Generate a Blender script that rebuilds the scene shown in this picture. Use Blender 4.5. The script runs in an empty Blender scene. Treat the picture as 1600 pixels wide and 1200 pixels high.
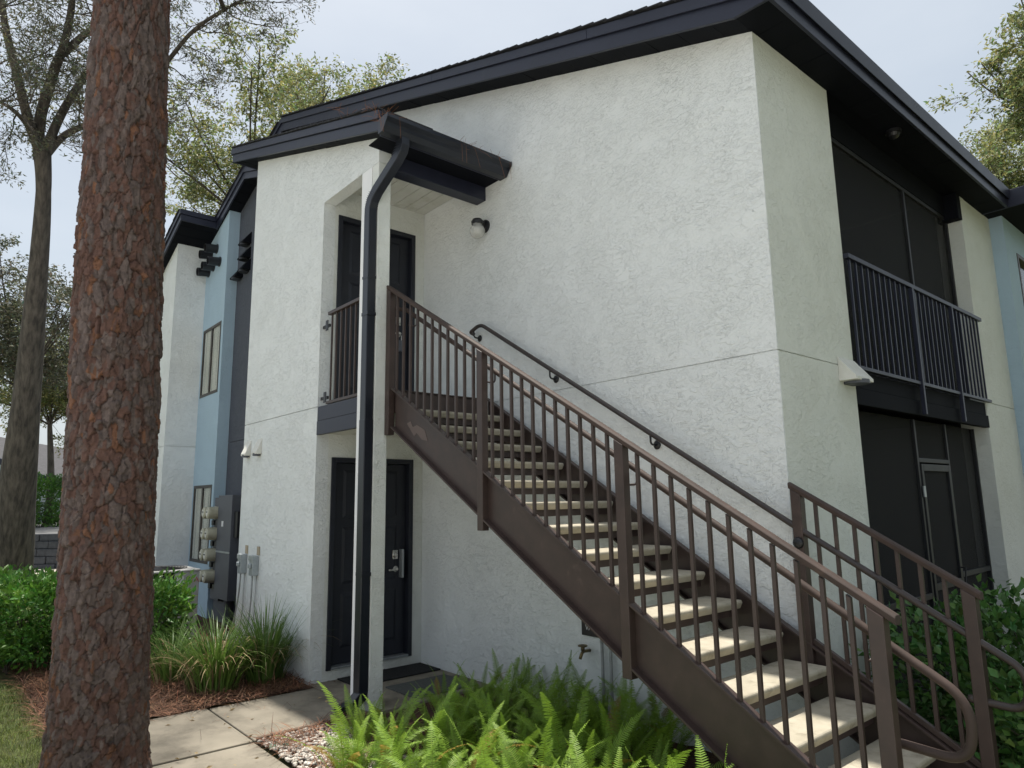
import bpy, math, random
import numpy as np
from mathutils import Vector, Matrix
R = random.Random(7)
NP = np.random.default_rng(7)
S = bpy.context.scene
COL = S.collection
# ------------------------------------------------------------------ camera
CF = Vector((-0.74959263, 0.64050945, 0.16690878)); CR = Vector((0.64768277, 0.76177172, -0.01452144)); CU = Vector((0.13644751, -0.09721877, 0.9858654))
CC = Vector((6.62886368, -4.30425279, 1.72984832)); FPX = 1068.68
cd = bpy.data.cameras.new('camera'); cam = bpy.data.objects.new('camera', cd); COL.objects.link(cam)
cam.matrix_world = Matrix(((CR.x, CU.x, -CF.x, CC.x), (CR.y, CU.y, -CF.y, CC.y), (CR.z, CU.z, -CF.z, CC.z), (0, 0, 0, 1)))
cd.sensor_width = 36; cd.lens = FPX / 1600 * 36; cd.clip_end = 2000; cd.clip_start = .05
S.camera = cam
# ------------------------------------------------------------------ sky, sun, exposure
TOSUN = Vector((-0.26, 0.05, 0.96)).normalized()
W = bpy.data.worlds.new('World'); S.world = W; W.use_nodes = True
wn = W.node_tree.nodes; wl_ = W.node_tree.links
bg = wn['Background']
sky = wn.new('ShaderNodeTexSky'); sky.sky_type = 'NISHITA'; sky.sun_disc = False
sky.sun_elevation = math.asin(TOSUN.z); sky.sun_rotation = math.atan2(TOSUN.x, TOSUN.y)
sky.air_density = 1.0; sky.dust_density = 4.0; sky.ozone_density = 1.0; sky.altitude = 10
# thin high overcast: a pale even veil with soft cloud mottling
tc = wn.new('ShaderNodeTexCoord'); mp = wn.new('ShaderNodeMapping'); mp.inputs['Scale'].default_value = (1.2, 1.2, 3.0)
nz = wn.new('ShaderNodeTexNoise'); nz.inputs['Scale'].default_value = 1.6; nz.inputs['Detail'].default_value = 5; nz.inputs['Roughness'].default_value = .55
rmp = wn.new('ShaderNodeValToRGB'); rmp.color_ramp.elements[0].position = .3; rmp.color_ramp.elements[0].color = (3.35, 3.75, 4.05, 1)
rmp.color_ramp.elements[1].position = .75; rmp.color_ramp.elements[1].color = (4.3, 4.6, 4.75, 1)
mx = wn.new('ShaderNodeMixRGB'); mx.inputs['Fac'].default_value = .72
wl_.new(tc.outputs['Generated'], mp.inputs['Vector']); wl_.new(mp.outputs['Vector'], nz.inputs['Vector']); wl_.new(nz.outputs['Fac'], rmp.inputs['Fac'])
wl_.new(sky.outputs['Color'], mx.inputs['Color1']); wl_.new(rmp.outputs['Color'], mx.inputs['Color2']); wl_.new(mx.outputs['Color'], bg.inputs['Color'])
bg.inputs['Strength'].default_value = 0.12
sd = bpy.data.lights.new('sun', 'SUN'); sd.energy = 4.3; sd.angle = math.radians(1.2); sd.color = (1.0, .95, .86)
sun = bpy.data.objects.new('sun', sd); COL.objects.link(sun); sun.rotation_euler = TOSUN.to_track_quat('Z', 'Y').to_euler(); sun.location = (0, 0, 30)
S.view_settings.view_transform = 'Standard'; S.view_settings.look = 'None'; S.view_settings.exposure = 0.63; S.view_settings.gamma = 1; S.view_settings.use_curve_mapping = False
S.render.engine = 'CYCLES'; S.cycles.max_bounces = 6; S.cycles.diffuse_bounces = 3; S.cycles.transparent_max_bounces = 6; S.render.resolution_x = 1024; S.render.resolution_y = 768
def unproj(px, py, dep): return CC + dep * (CF + CR * ((px - 800) / FPX) - CU * ((py - 600) / FPX))
# ------------------------------------------------------------------ materials
MATS = {}
def mat(name, c, c2=None, rough=.6, scale=6, detail=5, bump=0, bscale=60, metal=0, spec=.4, sheen=None, stretch=None, lo=.35, hi=.65, attr=None, trans=0, dirt=None):
    if name in MATS: return MATS[name]
    m = bpy.data.materials.new(name); m.use_nodes = True; n = m.node_tree.nodes; l = m.node_tree.links
    b = n['Principled BSDF']; b.inputs['Roughness'].default_value = rough; b.inputs['Metallic'].default_value = metal
    b.inputs['Specular IOR Level'].default_value = spec
    if c2 is None: c2 = tuple(x * .82 for x in c)
    t = n.new('ShaderNodeTexCoord'); mpn = n.new('ShaderNodeMapping'); l.new(t.outputs['Object'], mpn.inputs['Vector'])
    if stretch: mpn.inputs['Scale'].default_value = stretch
    a = n.new('ShaderNodeTexNoise'); a.inputs['Scale'].default_value = scale; a.inputs['Detail'].default_value = detail; a.inputs['Roughness'].default_value = .6
    l.new(mpn.outputs['Vector'], a.inputs['Vector'])
    r = n.new('ShaderNodeMapRange'); r.inputs['From Min'].default_value = lo; r.inputs['From Max'].default_value = hi; l.new(a.outputs['Fac'], r.inputs['Value'])
    mix = n.new('ShaderNodeMixRGB'); mix.inputs['Color1'].default_value = (*c2, 1); mix.inputs['Color2'].default_value = (*c, 1)
    l.new(r.outputs['Result'], mix.inputs['Fac']); out = mix.outputs['Color']
    if attr:
        at = n.new('ShaderNodeAttribute'); at.attribute_name = attr
        mm = n.new('ShaderNodeMixRGB'); mm.blend_type = 'MULTIPLY'; mm.inputs['Fac'].default_value = 1
        l.new(out, mm.inputs['Color1']); l.new(at.outputs['Color'], mm.inputs['Color2']); out = mm.outputs['Color']
    if dirt:
        dc, ds, dlo, dhi = dirt
        dn = n.new('ShaderNodeTexNoise'); dn.inputs['Scale'].default_value = ds; dn.inputs['Detail'].default_value = 8; dn.inputs['Roughness'].default_value = .7
        l.new(t.outputs['Object'], dn.inputs['Vector'])
        dr = n.new('ShaderNodeMapRange'); dr.inputs['From Min'].default_value = dlo; dr.inputs['From Max'].default_value = dhi; l.new(dn.outputs['Fac'], dr.inputs['Value'])
        dm = n.new('ShaderNodeMixRGB'); dm.inputs['Color2'].default_value = (*dc, 1); l.new(out, dm.inputs['Color1']); l.new(dr.outputs['Result'], dm.inputs['Fac']); out = dm.outputs['Color']
    l.new(out, b.inputs['Base Color'])
    rr = n.new('ShaderNodeMapRange'); rr.inputs['To Min'].default_value = max(0, rough - .08); rr.inputs['To Max'].default_value = min(1, rough + .08); l.new(a.outputs['Fac'], rr.inputs['Value']); l.new(rr.outputs['Result'], b.inputs['Roughness'])
    if bump:
        bn = n.new('ShaderNodeTexNoise'); bn.inputs['Scale'].default_value = bscale; bn.inputs['Detail'].default_value = 6; l.new(mpn.outputs['Vector'], bn.inputs['Vector'])
        bp = n.new('ShaderNodeBump'); bp.inputs['Strength'].default_value = .6; bp.inputs['Distance'].default_value = bump
        l.new(bn.outputs['Fac'], bp.inputs['Height']); l.new(bp.outputs['Normal'], b.inputs['Normal'])
    if trans:
        tr = n.new('ShaderNodeBsdfTranslucent'); l.new(out, tr.inputs['Color']); ms = n.new('ShaderNodeMixShader'); ms.inputs['Fac'].default_value = trans
        l.new(b.outputs['BSDF'], ms.inputs[1]); l.new(tr.outputs['BSDF'], ms.inputs[2]); l.new(ms.outputs['Shader'], n['Material Output'].inputs['Surface'])
    MATS[name] = m; return m
def stucco(name, c, amount=1.0, stain=.0, streak=.06):
    """skip-trowelled stucco: flat patches with ragged curling lips between them"""
    m = bpy.data.materials.new(name); m.use_nodes = True; n = m.node_tree.nodes; l = m.node_tree.links; b = n['Principled BSDF']
    b.inputs['Roughness'].default_value = .75; b.inputs['Specular IOR Level'].default_value = .3
    t = n.new('ShaderNodeTexCoord')
    def noise(scale, detail=4, rough=.55, dist=0, src=None, stretch=None):
        a = n.new('ShaderNodeTexNoise'); a.inputs['Scale'].default_value = scale; a.inputs['Detail'].default_value = detail; a.inputs['Roughness'].default_value = rough; a.inputs['Distortion'].default_value = dist
        if stretch:
            q = n.new('ShaderNodeMapping'); q.inputs['Scale'].default_value = stretch; q.inputs['Rotation'].default_value = (0, .5, 0); l.new(t.outputs['Object'], q.inputs['Vector']); l.new(q.outputs['Vector'], a.inputs['Vector'])
        else: l.new(t.outputs['Object'], a.inputs['Vector'])
        return a.outputs['Fac']
    def rng(v, a, c_, o0=0, o1=1):
        q = n.new('ShaderNodeMapRange'); q.interpolation_type = 'SMOOTHSTEP'
        for k, x in zip(('From Min', 'From Max', 'To Min', 'To Max'), (a, c_, o0, o1)): q.inputs[k].default_value = x
        l.new(v, q.inputs['Value']); return q.outputs['Result']
    def op(o_, a, c_):
        q = n.new('ShaderNodeMath'); q.operation = o_
        for i, v in enumerate((a, c_)):
            if isinstance(v, (int, float)): q.inputs[i].default_value = v
            else: l.new(v, q.inputs[i])
        return q.outputs[0]
    n1 = noise(11, 3.5, .6, .7, stretch=(.75, 1, 1.5)); n2 = noise(30, 3, .6, .9, stretch=(.9, 1, 1.4)); n3 = noise(2.6, 4, .6, .6)
    m1 = rng(noise(2.3, 5, .7), .38, .60); m2 = rng(noise(3.1, 5, .7, .5), .36, .58)
    s1 = rng(n1, .475, .515); s2 = rng(n2, .485, .535)
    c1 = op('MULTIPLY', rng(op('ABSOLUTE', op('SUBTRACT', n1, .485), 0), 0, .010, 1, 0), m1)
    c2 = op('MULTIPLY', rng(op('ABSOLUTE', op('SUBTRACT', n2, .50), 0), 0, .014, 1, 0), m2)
    h = op('ADD', op('ADD', op('MULTIPLY', op('MULTIPLY', s1, m1), .9), op('MULTIPLY', op('MULTIPLY', s2, m2), .55)), op('ADD', op('MULTIPLY', n3, 1.0), op('MULTIPLY', noise(70, 3, .6), .16)))
    h = op('SUBTRACT', h, op('ADD', op('MULTIPLY', c1, .25), op('MULTIPLY', c2, .2)))
    bp = n.new('ShaderNodeBump'); bp.inputs['Strength'].default_value = .6; bp.inputs['Distance'].default_value = .014 * amount; l.new(h, bp.inputs['Height']); l.new(bp.outputs['Normal'], b.inputs['Normal'])
    # lip shade painted in as thin dark lines, broad uneven paint tone, vertical run marks
    mixc = n.new('ShaderNodeMixRGB'); mixc.inputs['Color1'].default_value = (*c, 1); mixc.inputs['Color2'].default_value = (c[0] * .975, c[1] * .975, c[2] * .97, 1); l.new(rng(noise(.9, 5, .6), .35, .7), mixc.inputs['Fac'])
    mixs = n.new('ShaderNodeMixRGB'); mixs.inputs['Color2'].default_value = (c[0] * .72, c[1] * .72, c[2] * .64, 1); l.new(mixc.outputs['Color'], mixs.inputs['Color1'])
    l.new(op('MULTIPLY', rng(noise(3.0, 6, .65, stretch=(3.5, 3.5, .35)), .5, .8), streak), mixs.inputs['Fac'])
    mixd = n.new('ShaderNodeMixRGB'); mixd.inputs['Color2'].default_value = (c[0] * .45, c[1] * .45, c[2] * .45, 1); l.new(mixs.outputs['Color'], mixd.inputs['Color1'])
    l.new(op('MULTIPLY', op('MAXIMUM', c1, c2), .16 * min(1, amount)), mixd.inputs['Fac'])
    out = mixd.outputs['Color']
    if stain:
        ms = n.new('ShaderNodeMixRGB'); ms.inputs['Color2'].default_value = (.34, .32, .20, 1); l.new(out, ms.inputs['Color1']); l.new(op('MULTIPLY', rng(noise(1.6, 7, .7), .42, .75), stain), ms.inputs['Fac']); out = ms.outputs['Color']
    l.new(out, b.inputs['Base Color']); MATS[name] = m; return m
WHITE = (.805, .83, .825)
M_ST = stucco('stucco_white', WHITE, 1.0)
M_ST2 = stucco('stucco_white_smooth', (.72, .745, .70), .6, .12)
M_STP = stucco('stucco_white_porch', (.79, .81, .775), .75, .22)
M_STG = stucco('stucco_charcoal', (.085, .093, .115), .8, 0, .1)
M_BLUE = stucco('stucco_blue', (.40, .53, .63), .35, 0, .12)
M_SOFW = mat('painted_ceiling', (.72, .72, .68), (.6, .6, .54), .6, 2, dirt=((.4, .38, .28), 3, .55, .8))
M_TRIM = mat('navy_black_trim', (.020, .023, .042), (.014, .016, .031), .42, 3, bump=.0006, bscale=30, spec=.45, dirt=((.035, .04, .055), 2.2, .62, .85))
M_SOF = mat('black_soffit', (.006, .007, .011), (.004, .005, .008), .75, 4, spec=.12)
M_SHING = mat('asphalt_shingle', (.035, .036, .042), (.018, .018, .022), .9, 50, bump=.002, bscale=200)
M_GUT = mat('black_gutter', (.013, .016, .025), (.009, .011, .018), .34, 5, spec=.5, dirt=((.03, .033, .04), 5, .62, .85))
M_DOOR = mat('navy_black_door', (.020, .023, .033), (.016, .018, .026), .42, 5, bump=.0003, bscale=90)
M_BRN = mat('brown_painted_steel', (.064, .042, .036), (.046, .031, .027), .42, 7, bump=.0004, bscale=90, spec=.45, dirt=((.13, .095, .08), 3.5, .60, .82))
M_BRN2 = mat('brown_rail_cap', (.066, .043, .035), (.048, .033, .027), .66, 9, spec=.35, dirt=((.14, .092, .068), 5, .58, .82))
M_PATCH = mat('primer_patch', (.135, .10, .09), (.115, .085, .077), .55, 10)
M_BLK = mat('black_metal', (.017, .018, .021), (.012, .012, .014), .38, 8, spec=.5)
M_TREAD = mat('tread_concrete', (.45, .41, .325), (.36, .325, .25), .85, 9, 8, bump=.002, bscale=120, dirt=((.17, .15, .11), 7, .54, .78))
M_WALK = mat('walk_concrete', (.27, .24, .19), (.205, .182, .142), .88, 2.6, 9, bump=.0012, bscale=140, dirt=((.095, .083, .064), 1.9, .46, .72))
M_SCREEN_BAR = mat('screen_frame', (.020, .021, .024), (.015, .016, .018), .5, 8)
M_CHROME = mat('satin_nickel', (.62, .61, .58), (.5, .49, .46), .28, 20, metal=1)
M_ALU = mat('galvanised', (.45, .48, .50), (.36, .39, .41), .42, 25, metal=.7)
M_GREY = mat('grey_enclosure', (.105, .112, .13), (.088, .094, .11), .5, 6)
M_METER = mat('meter_glass_cap', (.50, .48, .36), (.40, .38, .28), .3, 12, spec=.6)
M_VENT = mat('white_vent', (.74, .73, .68), (.62, .61, .55), .5, 8)
M_CONDUIT = mat('grey_conduit', (.36, .37, .36), (.28, .29, .28), .55, 20)
M_AC = mat('ac_cabinet', (.42, .42, .41), (.34, .34, .33), .5, 10)
M_DARK = mat('interior_dark', (.02, .02, .023), (.015, .015, .018), .9, 4)
M_MAT = mat('rubber_mat', (.012, .012, .013), (.02, .02, .02), .95, 60, bump=.004, bscale=300)
M_BLIND = mat('window_blind', (.85, .83, .76), (.72, .70, .62), .7, 3)
M_BRZ = mat('bronze_frame', (.06, .05, .042), (.045, .038, .032), .4, 8)
M_RED = mat('red_print', (.5, .04, .03), None, .6); M_WPR = mat('white_print', (.8, .8, .8), None, .6)
def glassy(name, c, rough, tr):
    m = bpy.data.materials.new(name); m.use_nodes = True; n = m.node_tree.nodes; l = m.node_tree.links
    g = n.new('ShaderNodeBsdfGlossy'); g.inputs['Roughness'].default_value = rough; t = n.new('ShaderNodeBsdfTransparent'); t.inputs['Color'].default_value = (*c, 1)
    lw = n.new('ShaderNodeLayerWeight'); lw.inputs['Blend'].default_value = .5; f = n.new('ShaderNodeMapRange'); f.inputs['From Min'].default_value = .3; f.inputs['To Min'].default_value = .03; f.inputs['To Max'].default_value = .35; l.new(lw.outputs['Facing'], f.inputs['Value']); s = n.new('ShaderNodeMixShader'); l.new(f.outputs[0], s.inputs['Fac']); l.new(t.outputs[0], s.inputs[1]); l.new(g.outputs[0], s.inputs[2])
    l.new(s.outputs[0], n['Material Output'].inputs['Surface']); return m
M_GLASS = glassy('window_glass', (.93, .94, .93), .02, 1)
M_GLOBE = mat('globe_glass', (.78, .78, .74), (.7, .7, .66), .12, 6, spec=.6)
def _gl():
    n = M_GLOBE.node_tree.nodes; l = M_GLOBE.node_tree.links; t = n.new('ShaderNodeBsdfTransparent'); s = n.new('ShaderNodeMixShader'); s.inputs['Fac'].default_value = .55
    l.new(n['Principled BSDF'].outputs[0], s.inputs[1]); l.new(t.outputs[0], s.inputs[2]); l.new(s.outputs[0], n['Material Output'].inputs['Surface'])
_gl()
def screen_mat():
    m = bpy.data.materials.new('insect_screen'); m.use_nodes = True; n = m.node_tree.nodes; l = m.node_tree.links; b = n['Principled BSDF']
    b.inputs['Roughness'].default_value = .8; t = n.new('ShaderNodeTexCoord'); a = n.new('ShaderNodeTexNoise'); a.inputs['Scale'].default_value = 1.3; l.new(t.outputs['Object'], a.inputs['Vector'])
    r = n.new('ShaderNodeValToRGB'); r.color_ramp.elements[0].color = (.006, .0065, .008, 1); r.color_ramp.elements[1].color = (.013, .0135, .015, 1); l.new(a.outputs['Fac'], r.inputs['Fac']); l.new(r.outputs['Color'], b.inputs['Base Color'])
    tr = n.new('ShaderNodeBsdfTransparent'); s = n.new('ShaderNodeMixShader'); s.inputs['Fac'].default_value = .5; l.new(b.outputs[0], s.inputs[1]); l.new(tr.outputs[0], s.inputs[2]); l.new(s.outputs[0], n['Material Output'].inputs['Surface']); return m
M_SCREEN = screen_mat()
def leaf_mat(name, c, c2, rough=.45, trans=.25): return mat(name, c, c2, rough, 1.7, 3, spec=.4, trans=trans, attr='tint')
M_FERN = leaf_mat('fern_green', (.21, .33, .040), (.12, .22, .028), .55, .32)
M_FERND = mat('fern_stem', (.14, .12, .03), None, .6)
M_HEDGE = leaf_mat('hedge_leaf', (.12, .26, .040), (.06, .15, .028), .4, .25)
M_HEDR = leaf_mat('shrub_leaf_dark', (.10, .21, .05), (.06, .135, .034), .38, .22)
M_BLADE = leaf_mat('strap_leaf', (.14, .24, .05), (.08, .15, .035), .45, .2)
M_DRY = mat('dry_leaf', (.40, .31, .17), (.26, .18, .09), .8, 6, trans=.2)
M_LAWN = leaf_mat('lawn_grass', (.20, .24, .06), (.12, .16, .035), .6, .25)
M_OAK = leaf_mat('oak_leaf', (.15, .155, .10), (.095, .105, .065), .5, .3)
M_OAKB = leaf_mat('background_leaf', (.30, .32, .13), (.18, .21, .085), .5, .42)
M_BARK = mat('grey_bark', (.135, .115, .095), (.045, .038, .033), .9, 16, 8, bump=.05, bscale=22, stretch=(1, 1, .22))
M_TWIG = mat('twig', (.10, .085, .065), (.06, .05, .04), .9, 9)
M_STRAW = mat('pine_straw', (.25, .125, .07), (.14, .066, .038), .8, 3, lo=.3, hi=.7, attr='tint')
M_NEED = mat('gutter_needles', (.30, .13, .06), (.17, .07, .034), .8, 3)
M_SOIL = mat('straw_bed', (.10, .048, .026), (.035, .018, .012), .95, 22, 8, bump=.03, bscale=45)
M_PEB = mat('white_pebble', (.62, .58, .52), (.42, .37, .32), .8, 9)
M_GRND = mat('lawn_soil', (.10, .12, .035), (.065, .07, .025), .95, 5, 8, bump=.02, bscale=30)
M_ROAD = mat('asphalt', (.16, .155, .15), (.12, .118, .115), .9, 20)
M_BLOCK = mat('retaining_block', (.075, .08, .09), (.045, .048, .055), .9, 7, bump=.01, bscale=30)
M_HROOF = mat('grey_roof', (.085, .083, .09), (.06, .059, .063), .9, 6, bump=.01, bscale=20)
M_HWALL = mat('pale_house_wall', (.55, .62, .63), None, .8, 3)
# ------------------------------------------------------------------ mesh helpers
class MB:
    def __init__(s): s.v = []; s.f = []
    def box(s, x0, x1, y0, y1, z0, z1):
        k = len(s.v); s.v += [(x0, y0, z0), (x1, y0, z0), (x1, y1, z0), (x0, y1, z0), (x0, y0, z1), (x1, y0, z1), (x1, y1, z1), (x0, y1, z1)]
        s.f += [tuple(k + i for i in q) for q in ((3, 2, 1, 0), (4, 5, 6, 7), (0, 1, 5, 4), (1, 2, 6, 5), (2, 3, 7, 6), (3, 0, 4, 7))]; return s
    def prism(s, poly, ax, a, b):
        """polygon in the two other axes (order x,y,z kept) extruded along ax"""
        k = len(s.v); n = len(poly)
        def P(p, t): q = list(p); q.insert(ax, t); return tuple(q)
        s.v += [P(p, a) for p in poly] + [P(p, b) for p in poly]
        s.f += [tuple(k + i for i in range(n)), tuple(k + n + i for i in reversed(range(n)))]
        s.f += [(k + i, k + n + i, k + n + (i + 1) % n, k + (i + 1) % n) for i in range(n)]; return s
    def tube(s, pts, r, n=8, cap=True, flat=None):
        pts = [Vector(p) for p in pts]; rs = r if isinstance(r, (list, tuple)) else [r] * len(pts); k = len(s.v); up = None
        for i, p in enumerate(pts):
            d = (pts[min(i + 1, len(pts) - 1)] - pts[max(i - 1, 0)])
            d = d.normalized() if d.length > 1e-9 else Vector((0, 0, 1))
            if up is None: up = Vector((0, 0, 1)) if abs(d.z) < .9 else Vector((0, 1, 0))
            a = d.cross(up).normalized(); b_ = a.cross(d).normalized(); up = b_
            for j in range(n):
                t = 2 * math.pi * j / n; s.v.append(tuple(p + a * (math.cos(t) * rs[i]) + b_ * (math.sin(t) * rs[i])))
        for i in range(len(pts) - 1):
            for j in range(n): s.f.append((k + i * n + j, k + i * n + (j + 1) % n, k + (i + 1) * n + (j + 1) % n, k + (i + 1) * n + j))
        if cap: s.f += [tuple(k + j for j in reversed(range(n))), tuple(k + (len(pts) - 1) * n + j for j in range(n))]
        return s
    def bar(s, p, q, w, h, up=(0, 0, 1)):
        """square bar p->q; w sideways, h along up"""
        p = Vector(p); q = Vector(q); d = (q - p).normalized(); a = d.cross(Vector(up)).normalized(); b_ = a.cross(d).normalized(); k = len(s.v)
        for c in (p, q):
            for (i, j) in ((-1, -1), (1, -1), (1, 1), (-1, 1)): s.v.append(tuple(c + a * (i * w / 2) + b_ * (j * h / 2)))
        s.f += [tuple(k + i for i in t) for t in ((3, 2, 1, 0), (4, 5, 6, 7), (0, 1, 5, 4), (1, 2, 6, 5), (2, 3, 7, 6), (3, 0, 4, 7))]; return s
    def lathe(s, prof, c, axis, n=20):
        """profile (r, h) along axis from centre c"""
        ax = Vector(axis).normalized(); a = ax.orthogonal().normalized(); b_ = ax.cross(a); c = Vector(c); k = len(s.v)
        for (r, h) in prof:
            for j in range(n):
                t = 2 * math.pi * j / n; s.v.append(tuple(c + ax * h + a * (r * math.cos(t)) + b_ * (r * math.sin(t))))
        for i in range(len(prof) - 1):
            for j in range(n): s.f.append((k + i * n + j, k + i * n + (j + 1) % n, k + (i + 1) * n + (j + 1) % n, k + (i + 1) * n + j))
        s.f += [tuple(k + j for j in reversed(range(n))), tuple(k + (len(prof) - 1) * n + j for j in range(n))]; return s
    def build(s, name, m, parent=None, bevel=0, smooth=False):
        me = bpy.data.meshes.new(name); me.from_pydata(s.v, [], s.f)
        import bmesh as _b
        b_ = _b.new(); b_.from_mesh(me); _b.ops.recalc_face_normals(b_, faces=b_.faces); b_.to_mesh(me); b_.free()
        return link(name, me, m, parent, bevel, smooth)
def link(name, me, m, parent=None, bevel=0, smooth=False):
    if m is not None and not me.materials: me.materials.append(m)
    o = bpy.data.objects.new(name, me); COL.objects.link(o)
    if smooth:
        me.polygons.foreach_set('use_smooth', [True] * len(me.polygons))
    if bevel:
        b = o.modifiers.new('bevel', 'BEVEL'); b.width = bevel; b.segments = 2; b.limit_method = 'ANGLE'; b.angle_limit = math.radians(40)
    if parent is not None: setp(o, parent)
    return o
def wl(o):  # world location of a node built here
    return o['_o'] if '_o' in o else (0, 0, 0)
ORG = {}
def setp(o, p):
    o.parent = p; q = ORG.get(p.name, Vector((0, 0, 0))); o.matrix_parent_inverse = Matrix.Translation(-q)
def thing(name, label, cat, loc, group=None):
    e = bpy.data.objects.new(name, None); COL.objects.link(e); e.location = loc; e.empty_display_size = .1; ORG[e.name] = Vector(loc); return tag(e, label, cat, group)
def tag(o, label, cat, group=None):
    o['label'] = label; o['category'] = cat
    if group: o['group'] = group
    return o
def struct(o): o['kind'] = 'structure'; return o
def box(name, m, parent, x0, x1, y0, y1, z0, z1, bevel=0): return MB().box(x0, x1, y0, y1, z0, z1).build(name, m, parent, bevel)
def mesh_np(name, V, F, tint=None):
    me = bpy.data.meshes.new(name); V = np.asarray(V, np.float32); F = np.asarray(F, np.int32); nf, k = F.shape
    me.vertices.add(len(V)); me.vertices.foreach_set('co', V.ravel()); me.loops.add(nf * k); me.loops.foreach_set('vertex_index', F.ravel())
    me.polygons.add(nf); me.polygons.foreach_set('loop_start', np.arange(0, nf * k, k, dtype=np.int32)); me.polygons.foreach_set('loop_total', np.full(nf, k, np.int32)); me.update(calc_edges=True)
    if tint is not None:
        a = me.attributes.new('tint', 'FLOAT_COLOR', 'POINT'); t = np.asarray(tint, np.float32); a.data.foreach_set('color', np.concatenate([t, np.ones((len(t), 1), np.float32)], 1).ravel())
    return me
def text_mesh(body, size, loc, xdir, ydir, m, parent, name):
    c = bpy.data.curves.new(name, 'FONT'); c.body = body; c.size = size; c.extrude = .0006
    o = bpy.data.objects.new('tmp_text', c); COL.objects.link(o); dg = bpy.context.evaluated_depsgraph_get(); me = bpy.data.meshes.new_from_object(o.evaluated_get(dg)); bpy.data.objects.remove(o)
    x = Vector(xdir).normalized(); y = Vector(ydir).normalized(); z = x.cross(y); me.transform(Matrix(((x.x, y.x, z.x, loc[0]), (x.y, y.y, z.y, loc[1]), (x.z, y.z, z.z, loc[2]), (0, 0, 0, 1))))
    me.materials.clear(); return link(name, me, m, parent)
# ------------------------------------------------------------------ ground
XR = 4.358; D = 1.286; CW = .134; ZJ = 2.706
g = MB(); g.v = [(-400, -400, -.03), (400, -400, -.03), (400, 400, -.03), (-400, 400, -.03)]; g.f = [(0, 1, 2, 3)]
struct(g.build('ground', M_GRND))
g = MB(); g.v = [(3.72, -5.89, -.016), (40, -5.89, -.016), (40, -2.6, -.016), (3.72, -2.6, -.016)]; g.f = [(0, 1, 2, 3)]; struct(g.build('bounce_forecourt', M_WALK if False else mat('bounce_concrete', (.56, .54, .50), (.48, .46, .43), .9, 2, 8, bump=.001, bscale=120)))  # unseen pale concrete, added to bounce light onto the stair wall
g = MB(); g.v = [(-6, -40, -.018), (40, -40, -.018), (40, -5.9, -.018), (-6, -5.9, -.018)]; g.f = [(0, 1, 2, 3)]; struct(g.build('bounce_driveway', mat('bounce_concrete', (.56, .54, .50), (.48, .46, .43), .9, 2, 8, bump=.001, bscale=120)))  # second added bounce surface, out of view behind the camera
# straw bed against the building (undulating sheet)
def sheet(name, x0, x1, y0, y1, z, m, n=(40, 40), amp=.02, seed=1):
    xs = np.linspace(x0, x1, n[0]); ys = np.linspace(y0, y1, n[1]); X, Y = np.meshgrid(xs, ys, indexing='ij'); rg = np.random.default_rng(seed)
    Z = z + amp * (np.sin(X * 3.1 + seed) * np.cos(Y * 2.7) * .5 + rg.normal(0, .25, X.shape)); V = np.stack([X, Y, Z], -1).reshape(-1, 3)
    i = np.arange(n[0] - 1)[:, None] * n[1] + np.arange(n[1] - 1)[None]; F = np.stack([i, i + n[1], i + n[1] + 1, i + 1], -1).reshape(-1, 4)
    me = mesh_np(name, V, F); return struct(link(name, me, m, None, 0, True))
sheet('planting_bed', -6.2, .13, -3.36, -.45, .0, M_SOIL, (70, 40), .025, 2)
sheet('fern_bed', 1.285, 5.05, -2.24, -.004, -.012, M_SOIL, (50, 40), .02, 3)
sheet('shrub_bed', 4.37, 7.5, .0, 9.0, .0, M_SOIL, (40, 60), .02, 4)
walk = struct(MB().box(.10, 4.6, -3.42, -2.26, -.12, -.035).build('walkway', M_WALK))
def slab(x0, x1, y0, y1, z=0):
    return MB().box(x0, x1, y0, y1, -.10, z).build('slab', M_WALK, walk, .008)
slab(.14, 1.245, -3.40, -2.268, .002); slab(.16, 1.235, -2.252, -1.30, .0); slab(1.262, 2.5, -3.40, -2.268, -.004); slab(2.514, 3.7, -3.4, -2.268, .0)
porch = struct(MB().box(0.0, 1.235, -1.288, -.002, -.10, -.004).build('porch_floor', M_WALK, None, .006))
# little timber edging beside the slab
e1 = tag(MB().box(1.25, 1.285, -2.25, -1.33, -.08, .028).build('edging_board', mat('weathered_timber', (.16, .12, .085), (.08, .06, .045), .9, 4, bump=.004, bscale=30), None, .004), 'dark weathered edging strip between walkway slab and gravel', 'edging')
# ------------------------------------------------------------------ building
B = thing('apartment_building', 'two-storey white stucco apartment building with blue panels and black roof trim', 'building', (0, 0, 0))
def zm(x): return 5.10 + .345 * (XR - x)          # underside of main rake
def zl(x): return 5.191 + .332 * (1.198 - x) if x > -4.0 else 5.191 + .332 * (1.198 + 4.0) - .332 * (-4.0 - x)   # underside of lower roof
SK = .012
# main gable wall (facing the stairs): core + two skins with a recessed joint
MB().prism([(-2.0, 0), (XR - SK, 0), (XR - SK, zm(XR) - .01), (-2.0, zm(-2.0) - .01)], 1, SK, .2).build('wall', M_ST, B)
MB().box(0, XR, 0, SK, -.06, ZJ - .004).build('wall', M_ST, B, .0)
MB().prism([(0, ZJ + .004), (XR, ZJ + .004), (XR, zm(XR)), (-2.0, zm(-2.0)), (-2.0, 5.4), (0, 5.4)], 1, 0, SK).build('wall', M_ST, B)
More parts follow.
